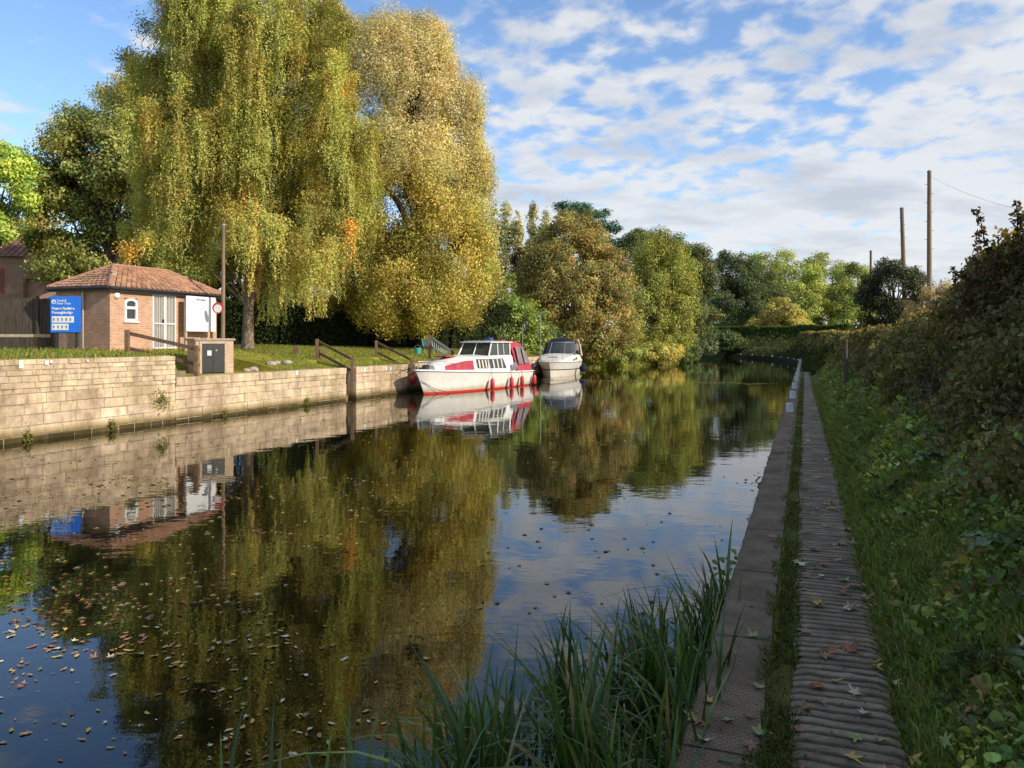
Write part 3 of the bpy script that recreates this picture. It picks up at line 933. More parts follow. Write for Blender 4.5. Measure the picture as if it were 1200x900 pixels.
def bench():
    p = P(42, 409, 27.2)
    t = thing('timber_bench', 'long pale timber bench in front of the dark board fence', 'bench', (p.x, p.y, 1.8), math.radians(2))
    MB().box(-2.6, .42, -.17, .17, .44, .55).build('seat', M['wood_pale'], t, bevel=.012)
    for x in (-2.3, -.08): MB().box(x, x+.2, -.13, .13, -.1, .438).build('leg', M['wood_rail'] if x > -1 else M['wood_pale'], t, bevel=.01)
bench()
def cabinet():
    p = W(18.9, -17.2, 1.12)
    t = thing('service_cabinet', 'low brick cabinet with double black doors on the low quay', 'cabinet', p, ROT+math.radians(-32))
    w, d, h = 1.12, .95, 1.0
    mb = MB(); mb.box(-w/2, -w/2+.11, -d/2, d/2, -.1, h); mb.box(w/2-.2, w/2, -d/2, d/2, -.1, h); mb.box(-w/2+.11, w/2-.2, d/2-.11, d/2, -.1, h)
    mb.build('brick_body', M['brick_pale'], t)
    MB().box(-w/2-.05, w/2+.05, -d/2-.05, d/2+.05, h+.002, h+.07).build('top_slab', pmat('cap_concrete', (.42, .36, .29), (.3, .26, .2), 6, .9, .4, 30), t, bevel=.01)
    x0, x1 = -w/2+.11, w/2-.2
    fr = MB(); y0 = -d/2+.0
    fr.box(x0+.003, x0+.07, y0-.02, y0+.05, 0, h-.003); fr.box(x1-.07, x1-.003, y0-.02, y0+.05, 0, h-.003); fr.box(x0+.072, x1-.072, y0-.02, y0+.05, h-.09, h-.003)
    fr.build('door_frame', M['wood_pale'], t)
    xm = (x0+x1)/2
    for i, (a, b) in enumerate(((x0+.075, xm-.004), (xm+.004, x1-.075))):
        dd = MB().box(a, b, y0+.0, y0+.03, .03, h-.095).build('door', pmat('cabinet_black', (.03, .031, .034), (.018, .018, .02), 5, .45, .1, 20), t)
        if i == 0: MB().box(b-.17, b-.05, y0-.006, y0-.001, .55, .70).build('notice', M['white'], dd)
        else: MB().box(a+.06, a+.11, y0-.02, y0-.001, .68, .73).build('handle', M['grey_metal'], dd)
cabinet()

def handrail(label, a, b, za, zat, zb, zbt, m=None, lattice=False, group=None):
    """a,b = (s,k) of the two posts; z base/top of each"""
    pa = W(a[0], -15.24-a[1], 0); pb = W(b[0], -15.24-b[1], 0)
    t = thing('handrail', label, 'handrail', (pa.x, pa.y, za))
    m = m or M['wood_rail']; d = pb-pa
    for p, z0, z1 in ((Vector((0, 0, 0)), za-.1, zat), (d, zb-.05, zbt)):
        MB().box(p.x-.055, p.x+.055, p.y-.055, p.y+.055, z0-za, z1-za).build('post', m, t, bevel=.008)
    for dr, rr in ((.10, 0), (.52, 0)):
        q0 = Vector((0, 0, zat-dr-za)); q1 = Vector((d.x, d.y, zbt-dr-za))
        n = Vector((-d.y, d.x, 0)).normalized()*.075
        e = (q1-q0).normalized()*.06
        mb = MB(); up = Vector((0, 0, .05)); n2 = n.normalized()*.02
        c = [q0-e+n-n2-up, q0-e+n+n2-up, q0-e+n+n2+up, q0-e+n-n2+up, q1+e+n-n2-up, q1+e+n+n2-up, q1+e+n+n2+up, q1+e+n-n2+up]
        mb.add(c, [(0, 1, 2, 3), (4, 5, 6, 7), (0, 1, 5, 4), (1, 2, 6, 5), (2, 3, 7, 6), (3, 0, 4, 7)])
        mb.build('rail', m if not lattice else M['grey_metal'], t)
    if lattice:
        n = Vector((-d.y, d.x, 0)).normalized()*.075
        for i in range(1, 12):
            f = i/12
            q0 = Vector((d.x*f, d.y*f, zat-.12-za+(zbt-zat)*f))+n
            MB().tube([q0, q0-Vector((0, 0, .40))], .011, 5).build('baluster', M['white'], t)
    return t
handrail('dark wooden handrail beside the brick cabinet going down from the grass by the hut', (16.0, 2.2), (16.35, .12), 1.74, 2.42, 1.14, 1.99, M['wood_rail'])
handrail('brown wooden handrail descending into the recessed steps in the low quay', (24.25, 1.8), (23.98, .10), 1.42, 2.19, .32, 1.52)
handrail('brown wooden handrail ending beside the bow of the red and white cruiser', (28.75, 1.95), (28.48, .10), 1.45, 2.14, .32, 1.40)
handrail('slatted metal handrail on a wooden post behind the cabin of the red and white cruiser', (32.4, 1.25), (31.9, -.15), 1.35, 2.40, 1.16, 1.70, lattice=True)

for _o in list(bpy.data.objects):
    if _o.parent is None and _o.name in ('brick_hut', 'notice_board', 'blue_sign', 'wooden_fence', 'timber_bench'): bring(_o)

def smalls():
    for i, (u, v, Y) in enumerate(((347.5, 417, 31.0), (377.5, 418.5, 29.8))):
        p = P(u, v, Y); k = -(p.x*N[0]+p.y*N[1])-15.24; s = p.x*D[0]+p.y*D[1]
        z = zleft(s, k)
        o = MB().box(-.11, .11, -.1, .1, -.1, .34).build('timber_stump', M['wood_rail'], None, bevel=.02)
        o.location = (p.x, p.y, z); o.rotation_euler = (0, 0, .4*i)
        tag(o, ('left' if i == 0 else 'right')+' one of two short timber stumps on the lawn near the recessed steps', 'stump')
    # bucket and green bag
    z = zleft(33, 2.3)
    p = W(33.5, -17.7, zleft(33.5, 2.46))
    t = thing('bucket', 'turquoise bucket on the grass near the boats', 'bucket', p)
    teal = pmat('teal_plastic', (.05, .42, .36), (.04, .34, .3), 4, .4)
    MB().lathe([(.13, 0), (.17, .32), (.155, .32), (.12, .03)], 16).build('body', teal, t, smooth_=True)
    MB().tube([(.16*math.cos(a), .02, .31+.14*math.sin(a)) for a in [math.pi*i/8 for i in range(9)]], .008, 5).build('handle', M['grey_metal'], t)
    p = W(34.6, -17.7, zleft(34.6, 2.4))
    t = thing('folding_chair', 'dark green folding chair on the lawn by the slatted handrail', 'chair', p, .6)
    dg = pmat('dark_green_canvas', (.02, .11, .09), (.015, .07, .06), 6, .8)
    MB().box(-.24, .24, -.22, .22, .36, .39).build('seat', dg, t, bevel=.01)
    MB().box(-.24, .24, .20, .23, .40, .78).build('backrest', dg, t, bevel=.01)
    for sx in (-.25, .25):
        MB().tube([(sx, -.22, 0), (sx, .22, .78)], .013, 6).build('leg', M['grey_metal'], t)
        MB().tube([(sx, .22, 0), (sx, -.22, .38)], .013, 6).build('leg', M['grey_metal'], t)
    # rubble stones by the cabinet
    r = random.Random(2)
    for i in range(5):
        p = W(20.0+.45*i+r.uniform(-.1, .1), -15.24-1.1-r.uniform(0, .5), 0)
        s = p.x*D[0]+p.y*D[1]; k = -(p.x*N[0]+p.y*N[1])-15.24
        rr = r.uniform(.12, .2)
        me = bpy.data.meshes.new('loose_stone'); bm = bmesh.new()
        bmesh.ops.create_icosphere(bm, subdivisions=2, radius=rr)
        for vtx in bm.verts:
            vtx.co *= 1+.35*noise.noise(vtx.co*6+Vector((i*3, 0, 0))); vtx.co.z *= .6
        bm.to_mesh(me); bm.free()
        o = link_mesh('loose_stone', me, bpy.data.materials['cap_concrete'])
        o.location = (p.x, p.y, zleft(s, k)+rr*.3)
        tag(o, 'rough grey stone lying on the low quay beside the brick cabinet', 'stone', 'loose stones beside the brick cabinet')
    # fence post on the right bank
    s = 23.0; q = 1.55
    t = thing('fence_post', 'dark timber post at the edge of the hedge on the right bank', 'post', W(s, Rb(s)+q, zright(s, q)))
    MB().tube([(0, 0, -.2), (.01, 0, 1.30)], [.06, .05], 8).build('shaft', M['wood_dark'], t)
    MB().tube([(.01, 0, 1.30), (.01, 0, 1.36)], [.06, .03], 8).build('cap', M['wood_dark'], t)
    for i, (u, v, Y) in enumerate(((612.5, 380, 42.5), (633.5, 366, 44))):
        p = P(u, v, Y)
        s = p.x*D[0]+p.y*D[1]; k = -(p.x*N[0]+p.y*N[1])-15.24
        o = MB().tube([(0, 0, -.2), (0, 0, p.z-1.2)], .02, 8).build('slender_pole', M['grey_metal'])
        o.location = (p.x, p.y, 1.2)
        tag(o, ('white slender pole rising behind the stern canopy of the red and white cruiser', 'white slender pole rising behind the left side of the motorboat with navy canopy')[i], 'pole')
smalls()

# house at far left
def house():
    t = thing('brick_house', 'old red brick house with chimney partly hidden by trees at the left edge', 'house', (-38.2, 60, 1.9))
    hb = M['house_brick']; rid = bpy.data.materials['ridge_tiles']
    w = MB().box(-12, 0, 0, 7, -.3, 6.8).build('wall', hb, t)
    tiles(t, 'roof', (-12.2, -.3, 6.8), (.25, -.3, 6.8), (.25, 3.5, 9.4), (-12.2, 3.5, 9.4), 10, .5, seed=6, col=(.27, .13, .09))
    tiles(t, 'roof', (.25, 7.3, 6.8), (-12.2, 7.3, 6.8), (-12.2, 3.5, 9.4), (.25, 3.5, 9.4), 10, .5, seed=7)
    MB().add([(0, 0, 6.8), (0, 7, 6.8), (0, 3.5, 9.35)], [(0, 1, 2)]).build('gable', hb, t)
    c = MB().box(-1.6, -.4, 3.0, 4.0, 8.2, 10.9).build('chimney', brickmat('chimney_brick', (.55, .26, .13), (.45, .2, .1), (.4, .34, .28)), t)
    for x in (-1.3, -.7): MB().tube([(x, 3.5, 10.9), (x, 3.5, 11.3)], .12, 8).build('chimney_pot', rid, c)
    wn = MB().box(-2.9, -1.5, -.06, -.002, 4.0, 5.9).build('window', pmat('red_frame', (.5, .03, .03), (.4, .03, .03)), t)
    MB().box(-2.75, -1.65, -.08, -.062, 4.15, 5.75).build('pane', M['glass'], wn)
    # lower wing
    MB().box(.003, 5.5, .5, 6, -.3, 5.1).build('wing_wall', hb, t)
    tiles(t, 'wing_roof', (0, .3, 5.1), (1.6, .3, 5.1), (1.6, 3.2, 6.8), (0, 3.2, 6.8), 7, .5, seed=8, col=(.25, .13, .09))
    tiles(t, 'wing_roof', (1.6, .3, 5.1), (5.7, .3, 5.1), (5.7, 3.2, 6.3), (1.6, 3.2, 6.3), 7, .5, seed=9, col=(.22, .13, .1))
    wn = MB().box(2.0, 3.4, .42, .498, 3.0, 4.6).build('window', M['white'], t)
    MB().box(2.12, 3.28, .39, .418, 3.12, 4.48).build('pane', M['glass'], wn)
house()
# ------------------------------------------------------------------ boats
RED = pmat('boat_red', (.55, .035, .03), (.45, .03, .03), 4, .45)
CANVAS = pmat('red_canvas', (.46, .07, .09), (.32, .05, .07), 3, .85, .4, 25, spec=.1)
NAVY = pmat('navy_canvas', (.012, .02, .06), (.008, .012, .035), 3, .7, .3, 25, spec=.2)

def boat_empty(name, label, stern, heading):
    h = Vector(heading).normalized()
    return thing(name, label, 'boat', (stern[0], stern[1], 0), math.atan2(h[1], h[0]))

def hull_pts(levels, n=28, stern_taper=.12):
    """levels: (length, halfbeam, z_stern, z_bow, power, zpow) from bottom up -> list of lines (port side)"""
    lines = []
    for Ln, B, zs, zb, pw, zp in levels:
        ln = []
        for i in range(n+1):
            u = 1-(1-i/n)**1.25
            b = B*max(0, 1-u**pw)**.75*(1-stern_taper*(1-u)**3)
            ln.append((u*Ln, b, zs+(zb-zs)*u**zp))
        lines.append(ln)
    return lines

def skin(mb, lo, hi):
    """both sides between two level lines + transom"""
    for sg in (1, -1):
        mb.loft([[(x, y*sg, z) for x, y, z in lo], [(x, y*sg, z) for x, y, z in hi]])
    a, b = lo[0], hi[0]
    mb.quad((a[0], -a[1], a[2]), (a[0], a[1], a[2]), (b[0], b[1], b[2]), (b[0], -b[1], b[2]))

def panel(name, m, parent, pts, th=.012):
    """flat polygon panel given 3D points, slightly thick"""
    pts = [Vector(p) for p in pts]
    n = (pts[1]-pts[0]).cross(pts[2]-pts[0]).normalized()*th
    k = len(pts); mb = MB()
    mb.add([p-n*.5 for p in pts]+[p+n*.5 for p in pts], [tuple(range(k)), tuple(range(k, 2*k))]+[(i, (i+1) % k, k+(i+1) % k, k+i) for i in range(k)])
    return mb.build(name, m, parent)

def fender(parent, x, y, ztop, zbot, r, m, tilt=0):
    L_ = ztop-zbot
    prof = [(.01, zbot), (r*.7, zbot+.03), (r, zbot+.08), (r, ztop-.08), (r*.7, ztop-.03), (.02, ztop), (.018, ztop+.05)]
    f = MB().lathe(prof, 12, (x, y, 0)).build('fender', m, parent, smooth_=True)
    MB().tube([(x, y, ztop+.04), (x, y-.06*np.sign(y), ztop+.42)], .01, 5).build('fender_rope', M['black'], f)
    return f

def cruiser():
    t = boat_empty('cabin_cruiser', 'white cabin cruiser with red stripe, red canopy and red fenders, moored nearest along the quay', (0.0, 37.6), (-.443, -.897))
    g = M['white_gloss']
    lv = hull_pts([(7.55, .95, -.30, -.30, 2.4, 1), (7.90, 1.14, .0, .0, 2.7, 1), (7.93, 1.155, .065, .075, 2.7, 1), (8.2, 1.24, .40, .55, 2.9, 2), (8.45, 1.30, .64, .90, 3.1, 1.6), (8.5, 1.32, .70, .98, 3.1, 1.6)])
    mb = MB(); skin(mb, lv[0], lv[1]); skin(mb, lv[1], lv[2]); mb.build('boot_stripe', RED, t, smooth_=True)
    mb = MB(); skin(mb, lv[2], lv[3]); skin(mb, lv[3], lv[4]); mb.build('hull', g, t, smooth_=True)
    mb = MB(); skin(mb, lv[4], lv[5])
    rs = mb.build('sheer_band', pmat('pinkish_grey_trim', (.62, .55, .58), (.5, .44, .47), 5, .4), t, smooth_=True)
    top = lv[5]
    mb = MB(); mb.loft([[(x, y+.02, z), ] for x, y, z in []] or [[(x, -y, z) for x, y, z in top], [(x, 0, z+.06*min(1, y/.6)) for x, y, z in top], [(x, y, z) for x, y, z in top]])
    mb.build('deck', g, t, smooth_=True)
    for sg in (1, -1):
        MB().tube([(x, (y+.012)*sg, z-.01) for x, y, z in top], .034, 8).build('rubbing_strake', M['white'], t, smooth_=True)
    # forward cabin trunk
    def sheer(x):
        for a, b in zip(top, top[1:]):
            if a[0] <= x <= b[0]:
                f = (x-a[0])/(b[0]-a[0]); return a[1]+(b[1]-a[1])*f, a[2]+(b[2]-a[2])*f
        return top[-1][1], top[-1][2]
    secs = []; sidepts = {}
    for i in range(21):
        x = 1.5+6.0*i/20
        y, z = sheer(x)
        yb = max(.12, min(1.04, y-.26)); 
        zt = 1.47-.0*x
        if x > 5.6: zt = 1.47-.36*((x-5.6)/1.9)**1.3
        yt = yb*.86
        z += .0
        sidepts[i] = (x, yb, z, yt, zt)
        secs.append([(x, -yb, z-.03), (x, -yt, zt-.06), (x, -yt*.8, zt), (x, 0, zt+.05), (x, yt*.8, zt), (x, yt, zt-.06), (x, yb, z-.03)])
    MB().loft(secs, cap=True).build('cabin', g, t, smooth_=True)
    def side(x, f, out=.012):
        i = (x-1.5)/6*20; a = int(min(19, i)); fr = i-a
        A, B = sidepts[a], sidepts[a+1]
        q = [A[j]+(B[j]-A[j])*fr for j in range(5)]
        return Vector((q[0], q[1]+(q[3]-q[1])*f+out, q[2]+(q[4]-.06-q[2])*f))
    for sg in (1, -1):
        def S(x, f, o=.012):
            p = side(x, f, o); return Vector((p.x, p.y*sg, p.z))
        # red canvas cover over the forward windows
        for nm, xa, xb, m, f0, f1, oo in (('window_cover', 5.25, 7.0, CANVAS, .12, .80, .02),):
            n = 8; mb = MB()
            mb.loft([[S(xa+(xb-xa)*i/n, f0, oo) for i in range(n+1)], [S(xa+(xb-xa)*i/n, f1, oo) for i in range(n+1)]])
            mb.build(nm, m, t)
        for xa, xb, sl in ((4.15, 5.0, 0), (2.75, 4.0, .25)):
            w = panel('cabin_window', M['glass'], t, [S(xa-sl, .22, .014), S(xb, .22, .014), S(xb, .86, .014), S(xa, .86, .014)])
            fr = MB(); ring = [S(xa-sl, .18, .02), S(xb+.04, .18, .02), S(xb+.04, .90, .02), S(xa-.04, .90, .02)]
            fr.tube(ring+[ring[0]], .018, 5); fr.build('window_frame', M['white'], w)
            if xb-xa > 1:
                pass
            cu = MB()
            for k in range(3):
                x = xa+.1+(xb-xa)*.3*k
                cu.quad(S(x, .24, .024), S(x+.12, .24, .024), S(x+.12, .84, .024), S(x, .84, .024))
            cu.build('curtain', pmat('curtain_cloth', (.62, .56, .46), (.45, .4, .33), 8, .9), w)
    # foredeck hatch cover
    MB().box(5.9, 6.7, -.3, .3, 1.45, 1.50).build('hatch', CANVAS, t, bevel=.02)
    # wheelhouse
    hw = .78; x0, x1 = 1.65, 3.55; zb, zr = 1.44, 2.04
    for sg in (1, -1):
        y = hw*sg; yt = (hw-.08)*sg
        mb = MB(); 
        mb.tube([(x1+.35, y, zb), (x1-.05, yt, zr)], .035, 6); mb.tube([(x1-.55, y, zb), (x1-.62, yt, zr)], .03, 6)
        mb.tube([(x0+.15, y, zb), (x0+.05, yt, zr)], .04, 6); mb.tube([(x0+.75, y, zb), (x0+.72, yt, zr)], .02, 6)
        mb.tube([(x0, y, zb), (x1+.35, y, zb)], .035, 6)
        mb.build('window_post', g, t)
        panel('side_window', M['glass_green'], t, [(x0+.15, y*.99, zb+.03), (x1+.30, y*.99, zb+.03), (x1-.06, yt*.99, zr-.02), (x0+.08, yt*.99, zr-.02)])
    MB().tube([(x1+.35, -hw, zb), (x1+.42, 0, zb), (x1+.35, hw, zb)], .035, 6).tube([(x1+.38, 0, zb), (x1-.02, 0, zr)], .025, 6).build('windscreen_frame', g, t)
    for sg in (1, -1):
        panel('windscreen', M['glass_green'], t, [(x1+.36, .02*sg, zb+.02), (x1+.33, (hw-.03)*sg, zb+.02), (x1-.06, (hw-.1)*sg, zr-.02), (x1-.04, .02*sg, zr-.02)])
    rf = MB(); secs = []
    for i in range(9):
        x = x0-.1+(x1+.25-x0)*i/8
        secs.append([(x, -hw-.02, zr), (x, -hw-.02, zr+.035), (x, -hw*.6, zr+.075), (x, 0, zr+.09), (x, hw*.6, zr+.075), (x, hw+.02, zr+.035), (x, hw+.02, zr)])
    rf.loft(secs, closed=True, cap=True); rf.build('wheelhouse_roof', g, t, smooth_=False)
    MB().box(2.2, 2.55, -.2, .15, zr+.09, zr+.22).build('roof_bag', pmat('blue_bag', (.03, .10, .35)), t, bevel=.04)
    MB().box(1.75, 2.1, .1, .5, zr+.085, zr+.14).build('roof_pad', CANVAS, t, bevel=.02)
    # red stern canopy with clear panels
    cp = MB(); sec = []
    for x, z, w in ((x0+.02, zr+.04, hw+.0), (1.15, zr+.10, hw+.04), (.6, zr+.02, hw+.05), (.18, 1.42, hw+.14), (.08, .74, 1.08)):
        yb = 1.12
        sec.append([(x, -yb, .74), (x, -(w+.06), (z+.74)/2+.2 if z > 1 else .74), (x, -w*.85, z-.05), (x, 0, z+.02), (x, w*.85, z-.05), (x, w+.06, (z+.74)/2+.2 if z > 1 else .74), (x, yb, .74)])
    cp.loft(sec, cap=False); cp.build('stern_canopy', CANVAS, t, smooth_=True)
    for sg in (1, -1):
        for xa, xb in ((1.02, 1.5), (.32, .86)):
            y1 = (hw+.165)*sg; y0 = 1.10*sg
            panel('canopy_window', M['vinyl'], t, [(xa-.0, y0, 1.05), (xb, y0, 1.05), (xb, (hw+.11)*sg, 1.88), (xa+(.15 if xa < .5 else 0), (hw+.14)*sg, 1.80 if xa > .5 else 1.62)])
    # cowl vent, pulpit, cleats
    MB().lathe([(.16, 0), (.19, .05), (.16, .12), (.03, .14)], 14, (1.95, 1.05, .95), 'Y').build('cowl_vent', M['grey_metal'], t, smooth_=True)
    rl = MB()
    pr = [(6.5, .75), (7.2, .55), (7.9, .3), (8.3, 0), (7.9, -.3), (7.2, -.55), (6.5, -.75)]
    rl.tube([(x, y, 1.30) for x, y in pr], .014, 6)
    for x, y in pr: rl.tube([(x, y, .92), (x, y, 1.3)], .012, 5)
    rl.build('pulpit_rail', M['grey_metal'], t)
    MB().box(7.6, 7.95, -.08, .08, .98, 1.16).build('anchor_winch', M['black'], t, bevel=.03)
    for x in (6.15, 4.35, 2.55, .25):
        pass
    yy = lambda x: sheer(x)[0]+.11
    for x in (4.45, 2.75, 1.62, .12): fender(t, x, yy(x)-.02, .50, .02, .095, RED)
    # ball fender at the bow, mooring lines
    f = MB().lathe([(.01, -.18), (.12, -.14), (.18, -.03), (.17, .07), (.09, .16), (.03, .19)], 14, (7.2, -.98, .55)).build('ball_fender', RED, t, smooth_=True)
    MB().tube([(7.2, -.98, .72), (7.25, -.72, 1.0)], .01, 5).build('fender_rope', M['black'], f)
    MB().tube([(7.7, -.2, 1.0), (7.9, -.8, .86), (8.1, -1.5, 1.12)], .012, 5).build('mooring_line', M['black'], t)
    MB().tube([(8.2, .06, .55), (7.6, .35, .18), (7.1, .72, .04)], .01, 5).build('anchor_line', M['black'], t)
cruiser()

def motorboat():
    t = boat_empty('motorboat', 'cream white sports motorboat with navy canopy moored behind the red and white cruiser', (3.5, 51.2), (-.2, -.98)); t.scale = (1, 1.08, .98)
    g = M['cream_gloss']
    lv = hull_pts([(5.7, .8, -.25, -.25, 2.2, 1), (6.15, 1.05, .0, .0, 2.4, 1), (6.3, 1.12, .34, .40, 2.6, 2), (6.32, 1.13, .40, .46, 2.6, 2), (6.7, 1.24, .80, .86, 3.0, 2), (6.72, 1.25, .85, .91, 3, 2)])
    mb = MB(); skin(mb, lv[0], lv[1]); skin(mb, lv[1], lv[2]); mb.build('lower_hull', pmat('beige_hull', (.72, .66, .56), (.6, .54, .44), 3, .35), t, smooth_=True)
    mb = MB(); skin(mb, lv[2], lv[3]); mb.build('dark_stripe', M['black'], t)
    mb = MB(); skin(mb, lv[3], lv[4]); mb.build('hull', g, t, smooth_=True)
    mb = MB(); skin(mb, lv[4], lv[5]); mb.build('sheer_band', M['grey_metal'], t)
    top = lv[5]
    secs = []
    for x, y, z in top:
        crown = .52*smooth(6.5, 3.6, x) if x > 3.6 else .52
        crown = .52*(1-smooth(3.4, 6.6, x))
        secs.append([(x, -y, z), (x, -y*.86, z+crown*.75), (x, -y*.5, z+crown*.97), (x, 0, z+crown+.02), (x, y*.5, z+crown*.97), (x, y*.86, z+crown*.75), (x, y, z)])
    MB().loft(secs).build('deck', g, t, smooth_=True)
    # windscreen: curved, raked
    zb = 1.36; n = 12; a0 = [];a1 = []
    for i in range(n+1):
        a = -1.35+2.7*i/n
        a0.append((2.3+1.55*math.cos(a), 1.0*math.sin(a)/math.sin(1.35), zb-.04))
        a1.append((1.9+1.0*math.cos(a), .86*math.sin(a)/math.sin(1.35), 2.08))
    w = MB().loft([a0, a1]).build('windscreen', M['glass'], t, smooth_=True)
    MB().tube(a1, .03, 6).tube(a0, .03, 6).tube([a0[4], a1[4]], .02, 5).tube([a0[8], a1[8]], .02, 5).build('windscreen_frame', M['grey_metal'], w)
    # canopy
    secs = []
    for x, z, wd in ((2.75, 2.09, .80), (2.3, 2.26, .86), (1.5, 2.36, .92), (.7, 2.30, .94), (.2, 1.9, .98)):
        pts = []
        for i in range(9):
            a = math.pi*i/8
            pts.append((x, -wd*math.cos(a), 1.34+(z-1.34)*math.sin(a)**.42 if 0 < i < 8 else 1.30))
        secs.append(pts)
    MB().loft([s[1:-1] for s in secs]).build('canopy', NAVY, t, smooth_=True)
    for sg in (1, -1):
        panel('canopy_window', M['vinyl'], t, [(2.3, .93*sg, 1.55), (1.0, 1.0*sg, 1.55), (1.0, .98*sg, 2.0), (2.2, .9*sg, 2.0)])
        mb = MB().tube([(.5, 1.12*sg, 1.2), (.9, 1.05*sg, 1.9), (1.4, .98*sg, 2.25)], .045, 6); mb.build('radar_arch', g, t)
        panel('hull_logo', M['black'], t, [(4.3, .995*sg+.09*sg, 1.0), (3.6, 1.19*sg, 1.0), (3.7, 1.15*sg, 1.17)])
    rl = MB(); pr = [(3.6, 1.0), (4.6, .88), (5.6, .6), (6.4, .15), (6.4, -.15), (5.6, -.6), (4.6, -.88), (3.6, -1.0)]
    rl.tube([(x, y, 1.42-.04*(x-3.6)) for x, y in pr], .013, 6)
    for x, y in pr[1:-1]: rl.tube([(x, y, .95), (x, y, 1.42-.04*(x-3.6))], .011, 5)
    rl.build('bow_rail', M['grey_metal'], t)
    MB().box(4.7, 5.1, -.25, .25, 1.14, 1.2).build('hatch', M['grey_metal'], t, bevel=.02)
    f = MB().lathe([(.01, -.24), (.15, -.2), (.23, -.04), (.22, .08), (.10, .22), (.03, .26)], 14, (2.7, 1.42, .42)).build('ball_fender', NAVY, t, smooth_=True)
    MB().tube([(2.7, 1.42, .66), (2.8, 1.2, .92)], .01, 5).build('fender_rope', M['black'], f)
    MB().lathe([(.01, -.2), (.12, -.17), (.19, -.04), (.18, .07), (.09, .18), (.03, .21)], 14, (5.9, -1.0, .6)).build('ball_fender', M['black'], t, smooth_=True)
    MB().box(-.7, -.01, -.95, .95, .16, .30).build('stern_platform', g, t, bevel=.04)
    MB().box(-.45, -.1, -.2, .2, .31, 1.0).build('outboard_engine', M['grey_metal'], t, bevel=.06)
    MB().tube([(6.5, -.1, .9), (6.4, -.9, .8), (6.2, -1.5, 1.15)], .012, 5).build('mooring_line', M['black'], t)
motorboat()
# ------------------------------------------------------------------ vegetation
def unit(a):
    return a/np.maximum(1e-9, np.linalg.norm(a, axis=1, keepdims=True))

def leaf_quads(C_, Nrm, size, aspect=.6, axis=None):
    """rhombus leaf per centre: long axis random in the plane (or given), returns (n*4,3)"""
    n = len(C_)
    if axis is None: axis = RNG.normal(size=(n, 3))
    T = unit(axis-Nrm*np.sum(axis*Nrm, axis=1, keepdims=True))
    B = np.cross(Nrm, T)
    s = np.asarray(size).reshape(-1, 1) if np.ndim(size) else size
    bend = Nrm*s*.18
    V = np.empty((n, 4, 3))
    V[:, 0] = C_-T*s*.5-bend*.5; V[:, 1] = C_+B*s*.5*aspect+bend*.5; V[:, 2] = C_+T*s*.5-bend*.5; V[:, 3] = C_-B*s*.5*aspect+bend*.5
    return V.reshape(-1, 3)

def pal_cols(pal, n, jit=.09):
    """pal = [(weight,(r,g,b)),...]"""
    w = np.array([p[0] for p in pal], float); w /= w.sum()
    idx = RNG.choice(len(pal), n, p=w)
    c = np.array([p[1] for p in pal])[idx]
    return c*(1+RNG.normal(size=(n, 1))*jit)*(1+RNG.normal(size=(n, 3))*.05)

def branch(mb, a, b, r0, r1, sag=.0, seed=0, n=5, sides=6):
    pts = []; a = Vector(a); b = Vector(b)
    d = (b-a).length
    for i in range(n+1):
        f = i/n; p = a.lerp(b, f)
        p += Vector((noise.noise(Vector((seed, f*2.3, 1))), noise.noise(Vector((seed, f*2.3, 7))), noise.noise(Vector((seed, f*2.3, 13)))))*d*.14*math.sin(math.pi*f)
        p.z += sag*d*math.sin(math.pi*f)
        pts.append(p)
    mb.tube(pts, [max(.004, r0+(r1-r0)*i/n) for i in range(n+1)], sides, cap=False)
    return pts

